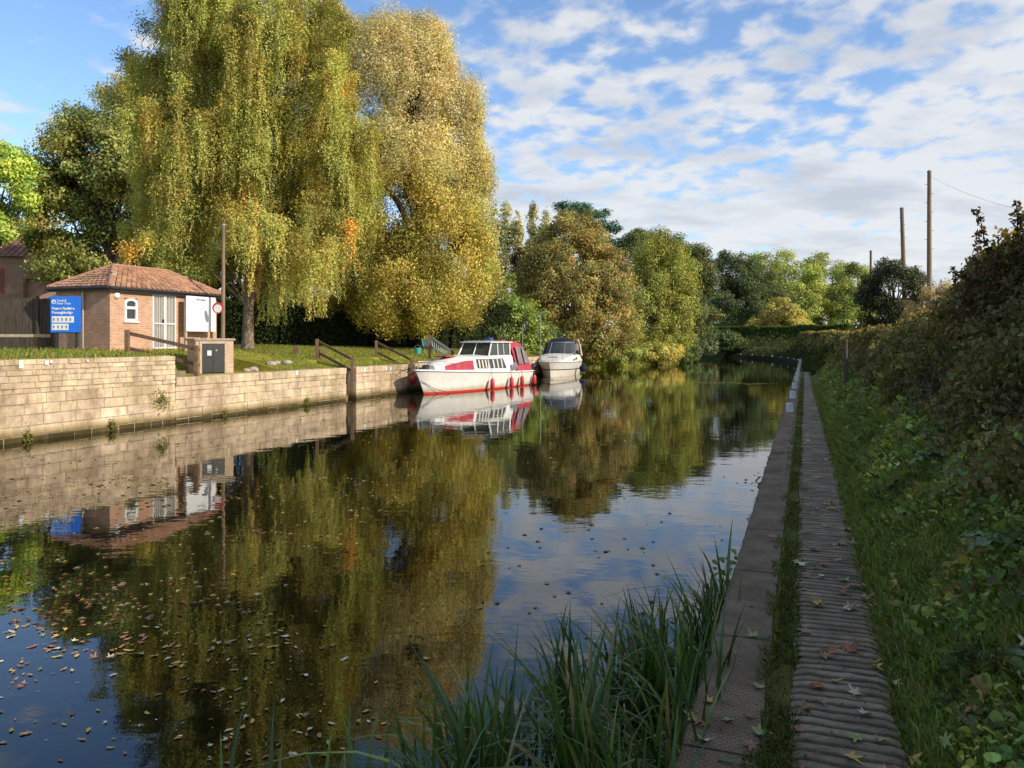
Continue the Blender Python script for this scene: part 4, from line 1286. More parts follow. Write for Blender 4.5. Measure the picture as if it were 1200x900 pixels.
def crown_leaves(lobes, n_leaves, leaf, pal, clump_r=.7, n_clumps=None, up=.25, centre=None, shell=(.55, 1.02), flat=.7, aspect=.6, side_tint=None, zclump=1.0, clear=None):
    L = np.array([(c[0], c[1], c[2], rx, ry, rz) for c, rx, ry, rz in lobes], float)
    vol = (L[:, 3]*L[:, 4]+L[:, 4]*L[:, 5]+L[:, 3]*L[:, 5])
    n_clumps = n_clumps or max(30, int(vol.sum()*2.0/clump_r**2))
    li = RNG.choice(len(L), n_clumps*3, p=vol/vol.sum())
    d = unit(RNG.normal(size=(n_clumps*3, 3)))
    # keep gaps: drop directions by a smooth noise field
    rad = RNG.uniform(shell[0], shell[1], size=(n_clumps*3, 1))**.8
    cc = L[li, :3]+d*rad*L[li, 3:6]
    # remove clumps buried deep in other lobes
    inside = np.zeros(len(cc))
    for l in L:
        q = np.sum(((cc-l[:3])/l[3:6])**2, axis=1); inside += (q < .30)
    keep = inside == 0
    if clear is not None: keep &= cc[:, 2] > clear
    gf = np.array([noise.noise(Vector((p[0]*.42/clump_r, p[1]*.42/clump_r, p[2]*.42/clump_r+len(L)))) for p in cc]); keep &= gf > -.16
    cc = cc[keep][:n_clumps]; dd = d[keep][:n_clumps]
    nc = len(cc)
    cs = clump_r*RNG.uniform(.4, 1.5, size=nc)
    wt = cs**2; per = RNG.choice(nc, n_leaves, p=wt/wt.sum())
    g = unit(RNG.normal(size=(n_leaves, 3)))*(RNG.uniform(0, 1, size=(n_leaves, 1))**.42)
    g[:, 2] *= flat*zclump
    pos = cc[per]+g*cs[per][:, None]
    ctr = np.array(centre) if centre is not None else L[:, :3].mean(axis=0)
    outd = unit(pos-ctr)
    nr = unit(g*1.1+outd*.55+RNG.normal(size=(n_leaves, 3))*.55+np.array((0, 0, up)))
    ccol = 1+RNG.normal(size=nc)*.24
    chue = RNG.normal(size=(nc, 1))*.08
    col = pal_cols(pal, n_leaves)*ccol[per][:, None]
    col = col*(1+chue[per]*np.array((1, 0, -.5)))
    # optional recolouring by leaf position
    if side_tint: col = side_tint(pos, col)
    size = leaf*RNG.uniform(.6, 1.4, size=n_leaves)
    return pos, leaf_quads(pos, nr, size, aspect), np.clip(col, .003, .9), cc

def tree(name, label, base, lobes, n_leaves, leaf, pal, trunk_r=.25, group=None, cat='tree', bark='bark', n_branch=26, trunk_top=None, **kw):
    base = Vector(base)
    t = thing(name, label, cat, base, 0, group)
    b = np.array(base)
    rel = [((c[0]-b[0], c[1]-b[1], c[2]-b[2]), rx, ry, rz) for c, rx, ry, rz in lobes]
    mean = np.mean([l[0] for l in rel], axis=0)
    pos, V, col, cc = crown_leaves(rel, n_leaves, leaf, pal, **kw)
    top = max(l[0][2]+l[3]*.5 for l in rel)
    tt = trunk_top or top
    mb = MB()
    mid = Vector((mean[0]*.35, mean[1]*.35, tt*.45)); end = Vector((mean[0], mean[1], tt))
    n = 9; pts = []
    for i in range(n+1):
        f = i/n
        p = Vector((0, 0, -.3)).lerp(mid, min(1, f*2)) if f < .5 else mid.lerp(end, f*2-1)
        p.x += .12*math.sin(f*7+base.x); p.y += .1*math.cos(f*5+base.x)
        pts.append(p)
    mb.tube(pts, [trunk_r*(1.25 if i == 0 else 1)*(1-i/n*.85) for i in range(n+1)], 10)
    ids = RNG.choice(len(cc), min(n_branch, len(cc)), replace=False)
    for k, i in enumerate(ids):
        c = Vector(cc[i]); f = max(.18, min(.92, (c.z*.62)/max(tt, .1))); q = f*n; a = int(min(n-1, q))
        st = pts[a].lerp(pts[a+1], q-a)
        branch(mb, st, c, trunk_r*(.42 if f < .5 else .25), .012, .05, k)
    mb.build('trunk', M[bark], t, smooth_=True)
    np_mesh('crown', V, 4, col, M['tree_leaf'], t)
    return t

def lobe(u, v, Y, ru, rv, rd=None):
    p = P(u, v, Y)
    return (tuple(p), ru/F*Y, (rd if rd is not None else ru/F*Y), rv/F*Y)

def gz(x, y):
    t = x*N[0]+y*N[1]; s = x*D[0]+y*D[1]
    L, R = Lb(s), Rb(s)
    if t < L: return zleft(s, L-t)
    if t > R: return zright(s, t-R)
    return 0.0
def base_at(u, Y, dy=0):
    p = P(u, 400, Y); return (p.x, p.y, gz(p.x, p.y))

# ---- weeping birch -------------------------------------------------------
def weeping_tree():
    b = Vector(base_at(290, 33.3)); b.z = 1.74
    t = thing('weeping_tree', 'huge weeping tree with curtains of hanging green and orange foliage behind the brick hut', 'tree', b)
    mb = MB()
    r = random.Random(21)
    pts = [Vector((0, 0, -.3)), Vector((.02, 0, .5)), Vector((.05, 0, 2)), Vector((-.05, .1, 4)), Vector((-.1, .1, 7)), Vector((0, .1, 10)), Vector((.1, 0, 12.4)), Vector((.1, .1, 14.6))]
    mb.tube(pts, [.33, .25, .21, .19, .15, .11, .07, .03], 12)
    def trunk(z):
        for p, q in zip(pts, pts[1:]):
            if p.z <= z <= q.z: return p.lerp(q, (z-p.z)/(q.z-p.z))
        return pts[-1]
    # profile radius by height (relative to base)
    prof = ((2.0, 3.5), (4, 4.5), (6.5, 4.8), (9, 4.7), (11, 4.5), (12.6, 4.3), (14.2, 3.9), (15.2, 3.3), (16.2, 2.4))
    Vs = []; Cs = []
    nb = 1050
    for i in range(nb):
        f = (i+.5)/nb
        zt = 3.2+12.7*(f**.9)
        az = r.uniform(0, 2*math.pi)
        R = lerp_tab(prof, zt)*r.choice((1, 1, .97, .8, .6, .4))*r.uniform(.86, 1.06)
        # plumes: the crown is lumpy
        if noise.noise(Vector((math.cos(az)*R*.55, math.sin(az)*R*.55, zt*.42+3))) < -.15: continue
        R *= 1+.13*math.sin(az*3+zt*.9)+.11*math.sin(az*7-zt*1.7)
        e = Vector((R*math.cos(az)*1.0, R*math.sin(az)*.9, zt))
        st = trunk(max(1.8, zt-R*.75-r.uniform(0, .8)))
        bp = None
        if i % 5 == 0:
            bp = branch(mb, st, e, .055, .012, .16, i, 6, 5)
        # curtain below the branch end
        if r.random() < .05: pal = [(3, (.52, .34, .05)), (2, (.60, .27, .04)), (2, (.32, .29, .045))]
        elif r.random() < .35: pal = [(3, (.38, .35, .06)), (2, (.28, .30, .05)), (1, (.48, .36, .05))]
        else: pal = [(3, (.31, .33, .055)), (3, (.24, .28, .045)), (1, (.38, .36, .055))]
        ns = r.randint(10, 14); bright = r.choice((.5, .8, 1, 1.2, 1.35))
        out = Vector((math.cos(az), math.sin(az), 0))
        tan = Vector((-out.y, out.x, 0))
        Lm = r.choice((r.uniform(.7, 1.6), r.uniform(1.2, 2.6), r.uniform(2, 3.2)))
        for k in range(ns):
            g = r.uniform(-1, 1)
            o = e+tan*g*.30+out*r.uniform(-.30, .20)+Vector((0, 0, r.uniform(-.25, .25)-.35*g*g))
            Ls = Lm*r.uniform(.45, 1.15); low = (1.0+1.1*abs(math.sin(az*2.3))) if e.x > .8 or e.y > 1.5 else (3.1+.8*abs(math.sin(az*2.3)))
            Ls = min(Ls, max(.4, o.z-low))
            m = int(Ls/.036)
            if m < 4: continue
            ff = np.linspace(0, 1, m)[:, None]
            sway = np.array((r.uniform(-.3, .3), r.uniform(-.3, .3), 0))
            P_ = np.array(o)+ff*np.array((0, 0, -Ls))+sway*ff**2
            P_ = P_+RNG.normal(size=(m, 3))*np.array((.075, .075, .03))*(1.1-.8*ff)
            nr = unit(np.array(out)*.7+np.array(tan)*g*.8+RNG.normal(size=(m, 3))*.5+np.array((0, 0, .25)))
            ax = np.tile(np.array((0, 0, -1.0)), (m, 1))+RNG.normal(size=(m, 3))*.75
            Vs.append(leaf_quads(P_, nr, .095*RNG.uniform(.6, 1.3, size=m), .42, ax))
            c = pal_cols(pal, m, .08)*bright*(r.uniform(.88, 1.12))*(1.15-.35*ff)  # strands lighter on top, darker below: light and shade put into leaf colour
            pu = 26; PP = np.array(o)+RNG.normal(size=(pu, 3))*np.array((.17, .17, .11)); Vs.append(leaf_quads(PP, unit(RNG.normal(size=(pu, 3))*.6+np.array(out)*.5+np.array((0, 0, .6))), .11, .5)); Cs.append(pal_cols(pal, pu, .15)*bright*1.1)
            tip = ff**2*np.array((.14, .055, -.005))*r.choice((0, .2, .5, .9))
            Cs.append(c+tip)
    mb.build('trunk', M['bark_pale'], t, smooth_=True)
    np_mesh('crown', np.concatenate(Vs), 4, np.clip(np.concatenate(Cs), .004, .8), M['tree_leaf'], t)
weeping_tree()

GREEN = [(3, (.12, .18, .03)), (3, (.16, .21, .04)), (1, (.23, .23, .045))]
DARK = [(3, (.05, .085, .02)), (2, (.08, .115, .028)), (1, (.13, .145, .035))]
GOLD = [(3, (.46, .39, .06)), (3, (.40, .36, .055)), (3, (.27, .29, .045)), (1, (.55, .42, .08))]
RUSSET = [(3, (.28, .25, .05)), (2, (.36, .21, .06)), (4, (.20, .24, .04)), (1, (.42, .29, .07))]
YGREEN = [(3, (.28, .33, .05)), (2, (.36, .36, .055)), (2, (.18, .24, .04))]
BRIGHT = [(3, (.33, .44, .05)), (2, (.40, .44, .06)), (1, (.18, .29, .04))]
POPLAR = [(3, (.34, .37, .12)), (2, (.44, .42, .16))]

# ---- big golden tree ------------------------------------------------------
def silver_top(pos, col):
    z = pos[:, 2:3]
    f = np.clip((z-7)/8, 0, 1)*RNG.uniform(.2, 1, size=z.shape)
    silver = np.array((.70, .64, .32))
    return col*(1-f*.65)+silver*f*.65

Y = 45
tree('golden_tree', 'tall rounded golden tree with silvery upper leaves right of the weeping tree', base_at(497, 45),
     [lobe(430, 120, 45, 62, 100), lobe(480, 110, 44, 55, 95), lobe(470, 60, 45, 32, 48), lobe(505, 90, 45, 26, 62), lobe(522, 170, 45, 48, 90), lobe(543, 240, 45, 34, 75), lobe(470, 230, 43, 85, 90),
      lobe(520, 300, 43, 66, 72), lobe(430, 310, 43.5, 60, 70), lobe(550, 330, 44, 30, 50), lobe(480, 345, 42, 70, 42), lobe(440, 40, 46, 22, 25), lobe(395, 60, 47, 40, 55), lobe(475, 205, 43.5, 46, 60), lobe(500, 65, 45, 30, 40), lobe(530, 125, 45, 36, 50), lobe(550, 190, 45, 24, 50)],
     400000, .13, GOLD, .42, clump_r=.62, n_clumps=2400, flat=1.35, aspect=.5, side_tint=silver_top, n_branch=50, trunk_top=15, bark='bark')

# ---- dark tree behind the hut -------------------------------------------
tree('broadleaf_tree', 'large dark broadleaf tree with see-through lower canopy above the hut roof', base_at(135, 50),
     [lobe(165, 130, 50, 48, 45), lobe(120, 170, 50, 42, 45), lobe(175, 200, 49, 60, 60), lobe(85, 230, 50, 42, 42), lobe(130, 250, 51, 52, 45), lobe(70, 285, 51, 32, 30), lobe(200, 270, 51, 50, 60), lobe(205, 100, 50, 35, 50), lobe(120, 185, 50, 66, 62), lobe(80, 240, 50, 44, 50), lobe(115, 300, 51, 60, 28), lobe(70, 315, 49, 26, 18)],
     120000, .2, [(3, (.15, .18, .035)), (3, (.25, .27, .045)), (1, (.40, .33, .06)), (1, (.28, .30, .05))], .5, clump_r=.95, n_branch=70, shell=(.35, 1.02), trunk_top=11)
tree('broadleaf_tree', 'bright lime green tree cut off by the left edge of the photo', base_at(-20, 46),
     [lobe(-15, 215, 46, 42, 40), lobe(10, 240, 46, 32, 28), lobe(5, 195, 46, 30, 26), lobe(-40, 260, 46, 40, 34), lobe(30, 190, 46, 14, 14), lobe(-10, 275, 46, 24, 16)],
     26000, .2, BRIGHT, .3, clump_r=.7)
tree('broadleaf_tree', 'dark leafy tree filling the gap between the hut roof and the weeping tree', base_at(235, 56),
     [lobe(230, 250, 56, 50, 60), lobe(270, 310, 56, 60, 60), lobe(330, 300, 54, 60, 70), lobe(390, 320, 54, 60, 60), lobe(250, 170, 56, 50, 60), lobe(330, 200, 55, 70, 80)],
     50000, .25, DARK, .4, clump_r=1.0)

# ---- dark hedge behind the lawn --------------------------------------------
def clipped_hedge(name, label, line, h, w, n, leaf, pal, zb=None, dark=.9, group=None, rough=.18):
    """line: list of (x,y); leaves on a box like envelope"""
    p0 = Vector((line[0][0], line[0][1], 0))
    t = thing(name, label, 'hedge', (p0.x, p0.y, gz(p0.x, p0.y) if zb is None else zb), 0, group)
    segs = [(np.array(a), np.array(b)) for a, b in zip(line, line[1:])]
    lens = np.array([np.linalg.norm(b-a) for a, b in segs])
    si = RNG.choice(len(segs), n, p=lens/lens.sum()); f = RNG.uniform(size=(n, 1))
    A = np.array([s[0] for s in segs])[si]; B = np.array([s[1] for s in segs])[si]
    c = A+(B-A)*f; d = unit(B-A); nn = np.stack([-d[:, 1], d[:, 0]], 1)
    u = RNG.uniform(size=n)
    side = np.where(u < .38, -1, np.where(u < .62, 1, 0))
    off_ = np.where(side == 0, RNG.uniform(-1, 1, n), side*1.0)*w/2
    z = np.where(side == 0, h, RNG.uniform(0, 1, n)*h)
    pos = np.zeros((n, 3)); pos[:, :2] = c+nn*off_[:, None]; pos[:, 2] = z
    bulge = np.array([noise.noise(Vector((p[0]*.6, p[1]*.6, p[2]*.9))) for p in pos])
    nr = np.zeros((n, 3)); nr[:, :2] = nn*side[:, None]; nr[:, 2] = (side == 0)
    pos += nr*(bulge[:, None]*rough*2+RNG.normal(size=(n, 1))*rough*.6)
    pos[:, 2] *= 1+.05*np.array([noise.noise(Vector((p[0]*.2, p[1]*.2, 3))) for p in pos])
    pos[:, 0] -= p0.x; pos[:, 1] -= p0.y
    nr = unit(nr+RNG.normal(size=(n, 3))*.6)
    col = pal_cols(pal, n)*dark
    np_mesh('foliage', leaf_quads(pos, nr, leaf*RNG.uniform(.6, 1.4, n), .6), 4, np.clip(col, .003, .8), M['leaf'], t)
    core = MB()
    for (a, b) in segs:
        dd = unit((b-a)[None, :])[0]; m_ = np.array((-dd[1], dd[0]))*(w/2-.15)
        q = [a-m_, b-m_, b+m_, a+m_]
        lo = [(x-p0.x, y-p0.y, -.3) for x, y in q]; hi = [(x-p0.x, y-p0.y, h-.15) for x, y in q]
        core.add(lo+hi, [(0, 1, 2, 3), (4, 5, 6, 7), (0, 1, 5, 4), (1, 2, 6, 5), (2, 3, 7, 6), (3, 0, 4, 7)])
    core.build('dark_core', bpy.data.materials['hedge_core'], t)  # solid filler box, dark to stand for the shaded inside
    return t
pmat('hedge_core', (.025, .028, .014), (.012, .014, .008), 6, .95, .8, 12, spec=.05)  # near-black: shade inside the hedges put into the core colour
clipped_hedge('dark_hedge', 'long dark hedge behind the sunlit lawn under the weeping tree', [tuple(P(u, 400, Y_))[:2] for u, Y_ in ((255, 43), (330, 43), (430, 44), (520, 47), (600, 54))], 2.3, 1.4, 30000, .16, DARK, dark=.5)

# ---- middle distance trees --------------------------------------------------
for i, (u, top, Y_, w) in enumerate(((579, 242, 112, 7), (593, 236, 112, 7), (606, 240, 112, 6), (625, 238, 114, 6.5), (640, 243, 114, 7))):
    tree('poplar_tree', ['first', 'second', 'third', 'fourth', 'fifth'][i]+' from the left of five slim poplars far behind the golden tree', base_at(u, Y_),
         [lobe(u, (top+390)/2, Y_, w, (390-top)/2, w/F*Y_), lobe(u+.5, top+40, Y_, w*.8, 38)], 4200, .38, POPLAR, .2, clump_r=.6, flat=1.8, n_branch=6, group='row of distant poplars')
tree('red_leaf_tree', 'small dark reddish tree between the poplars and the russet tree', base_at(612, 90),
     [lobe(610, 303, 90, 9, 9), lobe(616, 300, 90, 8, 8), lobe(612, 325, 90, 12, 16)], 4500, .28, [(3, (.10, .03, .025)), (1, (.06, .06, .02))], .2, clump_r=.7)
tree('cedar_tree', 'dark evergreen with a broad top rising behind the russet tree', base_at(690, 84),
     [lobe(684, 258, 84, 34, 17), lobe(700, 275, 84, 30, 20), lobe(672, 246, 84, 22, 9), lobe(690, 310, 84, 40, 40)], 26000, .2, [(1, (.035, .095, .035)), (1, (.05, .12, .045))], .35, clump_r=.8, flat=.45)
tree('russet_tree', 'broad russet and green autumn tree behind the moored motorboat', base_at(668, 61),
     [lobe(668, 325, 60.5, 60, 68), lobe(668, 340, 60, 66, 60), lobe(668, 290, 61, 40, 40), lobe(640, 320, 61, 36, 42), lobe(700, 330, 60, 42, 46), lobe(672, 350, 59, 46, 50), lobe(650, 385, 58.5, 36, 32), lobe(712, 385, 60, 36, 34), lobe(675, 262, 61, 18, 16), lobe(690, 400, 60, 40, 22)],
     110000, .17, RUSSET, .3, clump_r=.6)
tree('willow_tree', 'yellow-green willow leaning over the far canal bank', base_at(745, 72),
     [lobe(770, 320, 73, 30, 46), lobe(790, 340, 74, 30, 50), lobe(757, 370, 72, 30, 40), lobe(790, 385, 73, 24, 30), lobe(735, 380, 71, 24, 36), lobe(765, 402, 72.5, 30, 22), lobe(752, 340, 73, 30, 40)],
     60000, .18, YGREEN+[(2, (.26, .21, .03))], .3, clump_r=.6, flat=1.3)
tree('broadleaf_tree', 'mid green rounded tree standing just behind the leaning willow', base_at(765, 83),
     [lobe(755, 292, 82, 30, 22), lobe(780, 305, 82, 36, 30), lobe(800, 318, 81, 34, 34), lobe(820, 345, 80, 24, 36), lobe(740, 310, 82, 28, 34), lobe(828, 375, 79, 16, 22), lobe(800, 370, 80, 32, 32), lobe(745, 280, 83, 15, 12)],
     60000, .2, [(3, (.09, .13, .028)), (2, (.13, .155, .03)), (1, (.17, .13, .03))], .35, clump_r=.85)
tree('broadleaf_tree', 'dark green spreading tree at the bend of the canal', base_at(868, 124),
     [lobe(860, 320, 122, 26, 26), lobe(885, 335, 122, 28, 28), lobe(840, 330, 122, 20, 24), lobe(868, 355, 120, 34, 26), lobe(905, 362, 120, 28, 20), lobe(845, 372, 120, 22, 22), lobe(830, 400, 120, 24, 24)],
     50000, .27, DARK+[(2, (.10, .12, .03))], .45, clump_r=1.1, n_branch=30)
for i, (u, v, ru, rv, Y_, lab) in enumerate(((925, 335, 32, 40, 150, 'yellow-green tree behind the right side of the dark tree at the bend'), (962, 335, 30, 36, 160, 'light green rounded tree in the middle of the far tree line'), (998, 338, 26, 32, 150, 'light green tree at the right end of the far tree line'), (893, 330, 24, 34, 165, 'pale green tree rising behind the dark tree at the bend'))):
    tree('broadleaf_tree', lab, base_at(u, Y_), [lobe(u, v, Y_, ru, rv), lobe(u-14, v+18, Y_-3, ru*.8, rv*.7), lobe(u+14, v+22, Y_-3, ru*.8, rv*.7), lobe(u, v+40, Y_-4, ru, 24)],
         34000, .36, YGREEN, .22, clump_r=1.4, n_branch=12, bark='bark', trunk_top=8)
tree('golden_bush', 'golden bushy tree just right of the dark tree at the bend', base_at(915, 112),
     [lobe(915, 372, 112, 24, 20), lobe(896, 382, 112, 16, 14), lobe(930, 384, 111, 16, 14)], 16000, .26, GOLD, .25, clump_r=.9, cat='bush')
tree('round_tree', 'rounded dark holly-like tree behind the hedge left of the tallest telegraph pole', base_at(1047, 45),
     [lobe(1045, 335, 45, 34, 32), lobe(1062, 340, 45, 24, 26), lobe(1028, 345, 45, 22, 24), lobe(1048, 370, 45, 34, 26)], 34000, .11, [(3, (.035, .05, .014)), (2, (.06, .075, .02)), (1, (.15, .13, .03))], .2, clump_r=.42)
# bank-side bushes on the left
for u, Y_, top, w, pal, lab in ((560, 52, 372, 34, DARK+GREEN, 'dark ivy-covered bush behind the cruiser wheelhouse'), (608, 54, 352, 34, BRIGHT+GREEN, 'bright green bush behind the stern of the cruiser'),
                            (590, 58, 322, 24, GREEN+YGREEN, 'tall light green bush filling the gap between the golden tree and the russet tree'),
                            (520, 49, 385, 26, DARK, 'low dark bush behind the slatted handrail'), (635, 56, 385, 24, GREEN, 'green bush between the two boats'), (722, 63, 405, 34, YGREEN, 'low green bush at the water edge right of the motorboat'),
                            (770, 70, 410, 30, GOLD, 'low yellowish bush hanging to the water below the willow'), (800, 76, 400, 22, GREEN+DARK, 'dark green bush at the water edge right of the willow')):
    h = (405-top)/2
    tree('bank_bush', lab, base_at(u, Y_+1), [lobe(u, top+h, Y_, w, h+6), lobe(u-w*.5, top+h+10, Y_-.6, w*.6, h*.8), lobe(u+w*.5, top+h+8, Y_-.6, w*.6, h*.8), lobe(u, top+h*2+8, Y_-1, w*.9, 12)], 13000, .15, pal, .06, clump_r=.4, cat='bush', n_branch=14)
# dark wood beyond the bend
tree('broadleaf_tree', 'shadowy tree mass behind the dark tree at the bend of the canal', base_at(800, 140), [lobe(800, 375, 140, 40, 40), lobe(840, 385, 142, 40, 36), lobe(870, 390, 145, 40, 30), lobe(770, 370, 138, 40, 50)], 26000, .4, DARK, .4, clump_r=1.5, clear=None)
tree('broadleaf_tree', 'dark tree overhanging the water on the inside of the bend', base_at(808, 92), [lobe(812, 395, 90, 26, 22), lobe(834, 400, 96, 26, 16), lobe(856, 404, 104, 20, 12), lobe(800, 410, 86, 20, 14)], 24000, .24, DARK, .3, clump_r=.9, n_branch=10)
clipped_hedge('clipped_hedge', 'long flat-topped clipped hedge in the distance above the bend', [(P(838, 400, 112).x, 112), (P(900, 400, 108).x, 108), (P(998, 400, 98).x, 98)], 2.7, 1.4, 22000, .22, DARK+GREEN, zb=1.4, rough=.12)
# rough bank of weeds at the bend (stuff)
def weeds(name, label, fn, n, leaf, pal, cat='undergrowth', aspect=.35, up=(0, 0, 1.0), gain=1):
    pos = np.array([fn() for _ in range(n)])
    ax = np.tile(np.array(up), (n, 1))+RNG.normal(size=(n, 3))*.45
    nr = unit(RNG.normal(size=(n, 3))*np.array((1, 1, .4)))
    o = np_mesh(name, leaf_quads(pos, nr, leaf*RNG.uniform(.5, 1.5, n), aspect, ax), 4, np.clip(pal_cols(pal, n)*gain, .003, .8), M['leaf'])
    tag(o, label, cat, None, 'stuff')
    return o
rr = random.Random(31)
def f_bend():
    s = 42+108*rr.random()**1.3; q = (.42 if s > 46 else .9)+9*rr.random()**1.4
    w = W(s, Rb(s)+q, 0); hgt = .4+1.3*abs(noise.noise(Vector((w.x*.3, w.y*.3, 0))))*2
    return (w.x, w.y, zright(s, q)+rr.random()*hgt*min(1, .12+q*.35))
weeds('bank_weeds', 'rough weeds and nettles covering the shaded bank along the bend', f_bend, 26000, .3, DARK+[(1, (.13, .12, .04)), (2, (.07, .09, .025))], gain=.8)
def f_left():
    s = rr.uniform(50, 95); k = .2+5*rr.random()**1.3
    w = W(s, Lb(s)-k, 0)
    return (w.x, w.y, zleft(s, k)+rr.random()*.6)
weeds('bank_grass', 'coarse grass along the natural left bank beyond the quay', f_left, 16000, .22, YGREEN+[(3, (.22, .18, .06))])

# ---- right hand hedge ---------------------------------------------------------
def hedge_h(s):
    return lerp_tab(((-12, 3.6), (4, 3.5), (8, 3.6), (10.5, 3.35), (12.5, 2.85), (15, 2.55), (20, 2.50), (30, 2.5), (42, 2.45), (60, 2.6), (80, 3.0), (110, 3.2)), s)
def big_hedge():
    t = thing('bramble_hedge', 'tall tangled shady bramble and hawthorn hedge along the right of the towpath', 'hedge', W(6, Rb(6)+3, 1.2))
    o = np.array(t.location)
    n = 330000
    u = RNG.uniform(size=n)
    s = 3.0*(30.0**u)              # 3 .. 90, dense near
    u2 = RNG.uniform(size=n) < .12
    s = np.where(u2, RNG.uniform(-12, 4, n), s)
    # front face profile: q as a function of height fraction
    hf = RNG.uniform(0, 1, n)**.8
    top = np.array([hedge_h(x) for x in s])
    R = np.array([Rb(x) for x in s])
    qf = 1.75+1.15*hf+.0
    base = np.array([zright(0, q) for q in qf])
    z = base*(1-hf)+top*hf
    depth = RNG.exponential(.30, n)
    on_top = RNG.uniform(size=n) < .22
    qf = np.where(on_top, 2.8+RNG.uniform(0, 1.8, n), qf+depth)
    z = np.where(on_top, top-RNG.exponential(.12, n), z)
    V = np.stack([s*D[0]+(R+qf)*N[0], s*D[1]+(R+qf)*N[1], z], 1)
    def nz(p, f, k): return np.array([noise.noise(Vector((a*f, b*f, c*f+k))) for a, b, c in p])
    n1 = nz(V, .9, 0); n2 = nz(V, 2.6, 4); n3 = nz(V, 7, 9)
    bul = n1*.55+n2*.30+n3*.10
    V[:, 0] -= N[0]*bul; V[:, 1] -= N[1]*bul; V[:, 2] += bul*.38
    V += RNG.normal(size=V.shape)*.03
    inw = np.clip(1-np.abs(s-23)/3.5, 0, 1)*.5; V[:, 0] += N[0]*inw; V[:, 1] += N[1]*inw
    keep = (n2+RNG.normal(size=n)*.25) > -.42
    nr = unit(np.array((-N[0], -N[1], .35))*.9+RNG.normal(size=(n, 3))*.75)
    nr[on_top] = unit(np.array((0, 0, 1.0))+RNG.normal(size=(on_top.sum(), 3))*.6)
    size = np.clip(.011*np.abs(s)**.62+.022, .03, .25)*RNG.uniform(.6, 1.5, n)
    size = np.where(s < 3, .11, size)
    pal = [(4, (.16, .155, .055)), (3, (.21, .17, .065)), (2, (.19, .135, .06)), (1, (.27, .20, .07)), (1, (.23, .27, .07))]
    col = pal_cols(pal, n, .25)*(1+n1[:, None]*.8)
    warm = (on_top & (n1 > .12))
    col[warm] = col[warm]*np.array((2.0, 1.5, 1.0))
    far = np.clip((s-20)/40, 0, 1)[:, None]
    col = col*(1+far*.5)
    V -= o
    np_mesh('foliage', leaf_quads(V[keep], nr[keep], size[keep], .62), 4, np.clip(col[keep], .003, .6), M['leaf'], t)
    # dark stem mass, inner shade put into its colour, and separate stems
    secs = []
    for x in list(range(-12, 30, 1))+list(range(30, 92, 3)):
        hh = hedge_h(x); ring = []
        for q, z in ((2.1, .9), (2.7, 1.35), (3.1, hh-.75), (3.5, hh-.4), (4.4, hh-.4), (4.8, .8)):
            j = noise.noise(Vector((x*.7, q*2, z)))*.3
            w = W(x, Rb(x)+q+j*.5, z+j*.5); ring.append((w.x-o[0], w.y-o[1], w.z-o[2]))
        secs.append(ring)
    MB().loft(secs).build('dark_stem_core', bpy.data.materials['hedge_core'], t, smooth_=True)
    mb = MB(); r = random.Random(9)
    for i in range(300):
        s_ = 3.5*(12**r.random()); hh = hedge_h(s_)
        a = W(s_+r.uniform(-.3, .3), Rb(s_)+r.uniform(1.9, 2.6), 1.0+r.uniform(-.1, .2))
        qb = r.uniform(1.8, 3.0); b = W(s_+r.uniform(-.9, .9), Rb(s_)+qb, min(hh-.5, 1.1+(qb-1.6)*r.uniform(.8, 1.7)))
        branch(mb, a-Vector(o), b-Vector(o), .009, .003, .08, i, 5, 4)
    mb.build('stems', pmat('bramble_stems', (.14, .09, .06), (.07, .05, .035), 8, .8), t)
    # arching sprays over the top near the right edge
    st = MB(); Vs = []; Cs = []
    for i, (u, v, Y_, u2_, v2_) in enumerate(((1182, 300, 8.6, 1145, 250), (1196, 310, 8.4, 1192, 240), (1160, 325, 9.2, 1146, 275), (1135, 350, 10, 1118, 318), (1170, 330, 9, 1128, 322), (1205, 300, 8.2, 1225, 235), (1150, 345, 9.4, 1165, 300))):
        a = P(u, v, Y_)-Vector(o); b = P(u2_, v2_, Y_-.1)-Vector(o)
        a0 = a-Vector((0, 0, .5))
        pts = branch(st, a0, b, .012, .004, .04, i+40, 10, 5)
        for p in pts[2:]:
            for k in range(18):
                Vs.append((p.x+r.gauss(0, .022), p.y+r.gauss(0, .022), p.z+r.gauss(0, .035)))
    # leafy knots near the sprays
    for i in range(5200):
        u = 1120+r.random()**.8*110; base_v = lerp_tab(((1120, 335), (1150, 310), (1175, 288), (1200, 275), (1230, 265)), u)
        v = base_v+r.random()*60; Y_ = 9+r.uniform(-.8, .8)
        if noise.noise(Vector((u*.06, v*.06, Y_))) < -.05: continue
        Vs.append(tuple(P(u, v, Y_)-Vector(o)))
    Vs = np.array(Vs); m = len(Vs)
    np_mesh('top_sprays', leaf_quads(Vs, unit(RNG.normal(size=(m, 3))+np.array((.3, -.2, .5))), .055*RNG.uniform(.6, 1.4, m), .6), 4,
            np.clip(pal_cols([(3, (.08, .055, .025)), (2, (.14, .07, .03)), (2, (.05, .055, .02)), (1, (.2, .09, .04))], m), .003, .6), M['leaf'], t)
    st.build('arching_stems', bpy.data.materials['bramble_stems'], t)
big_hedge()
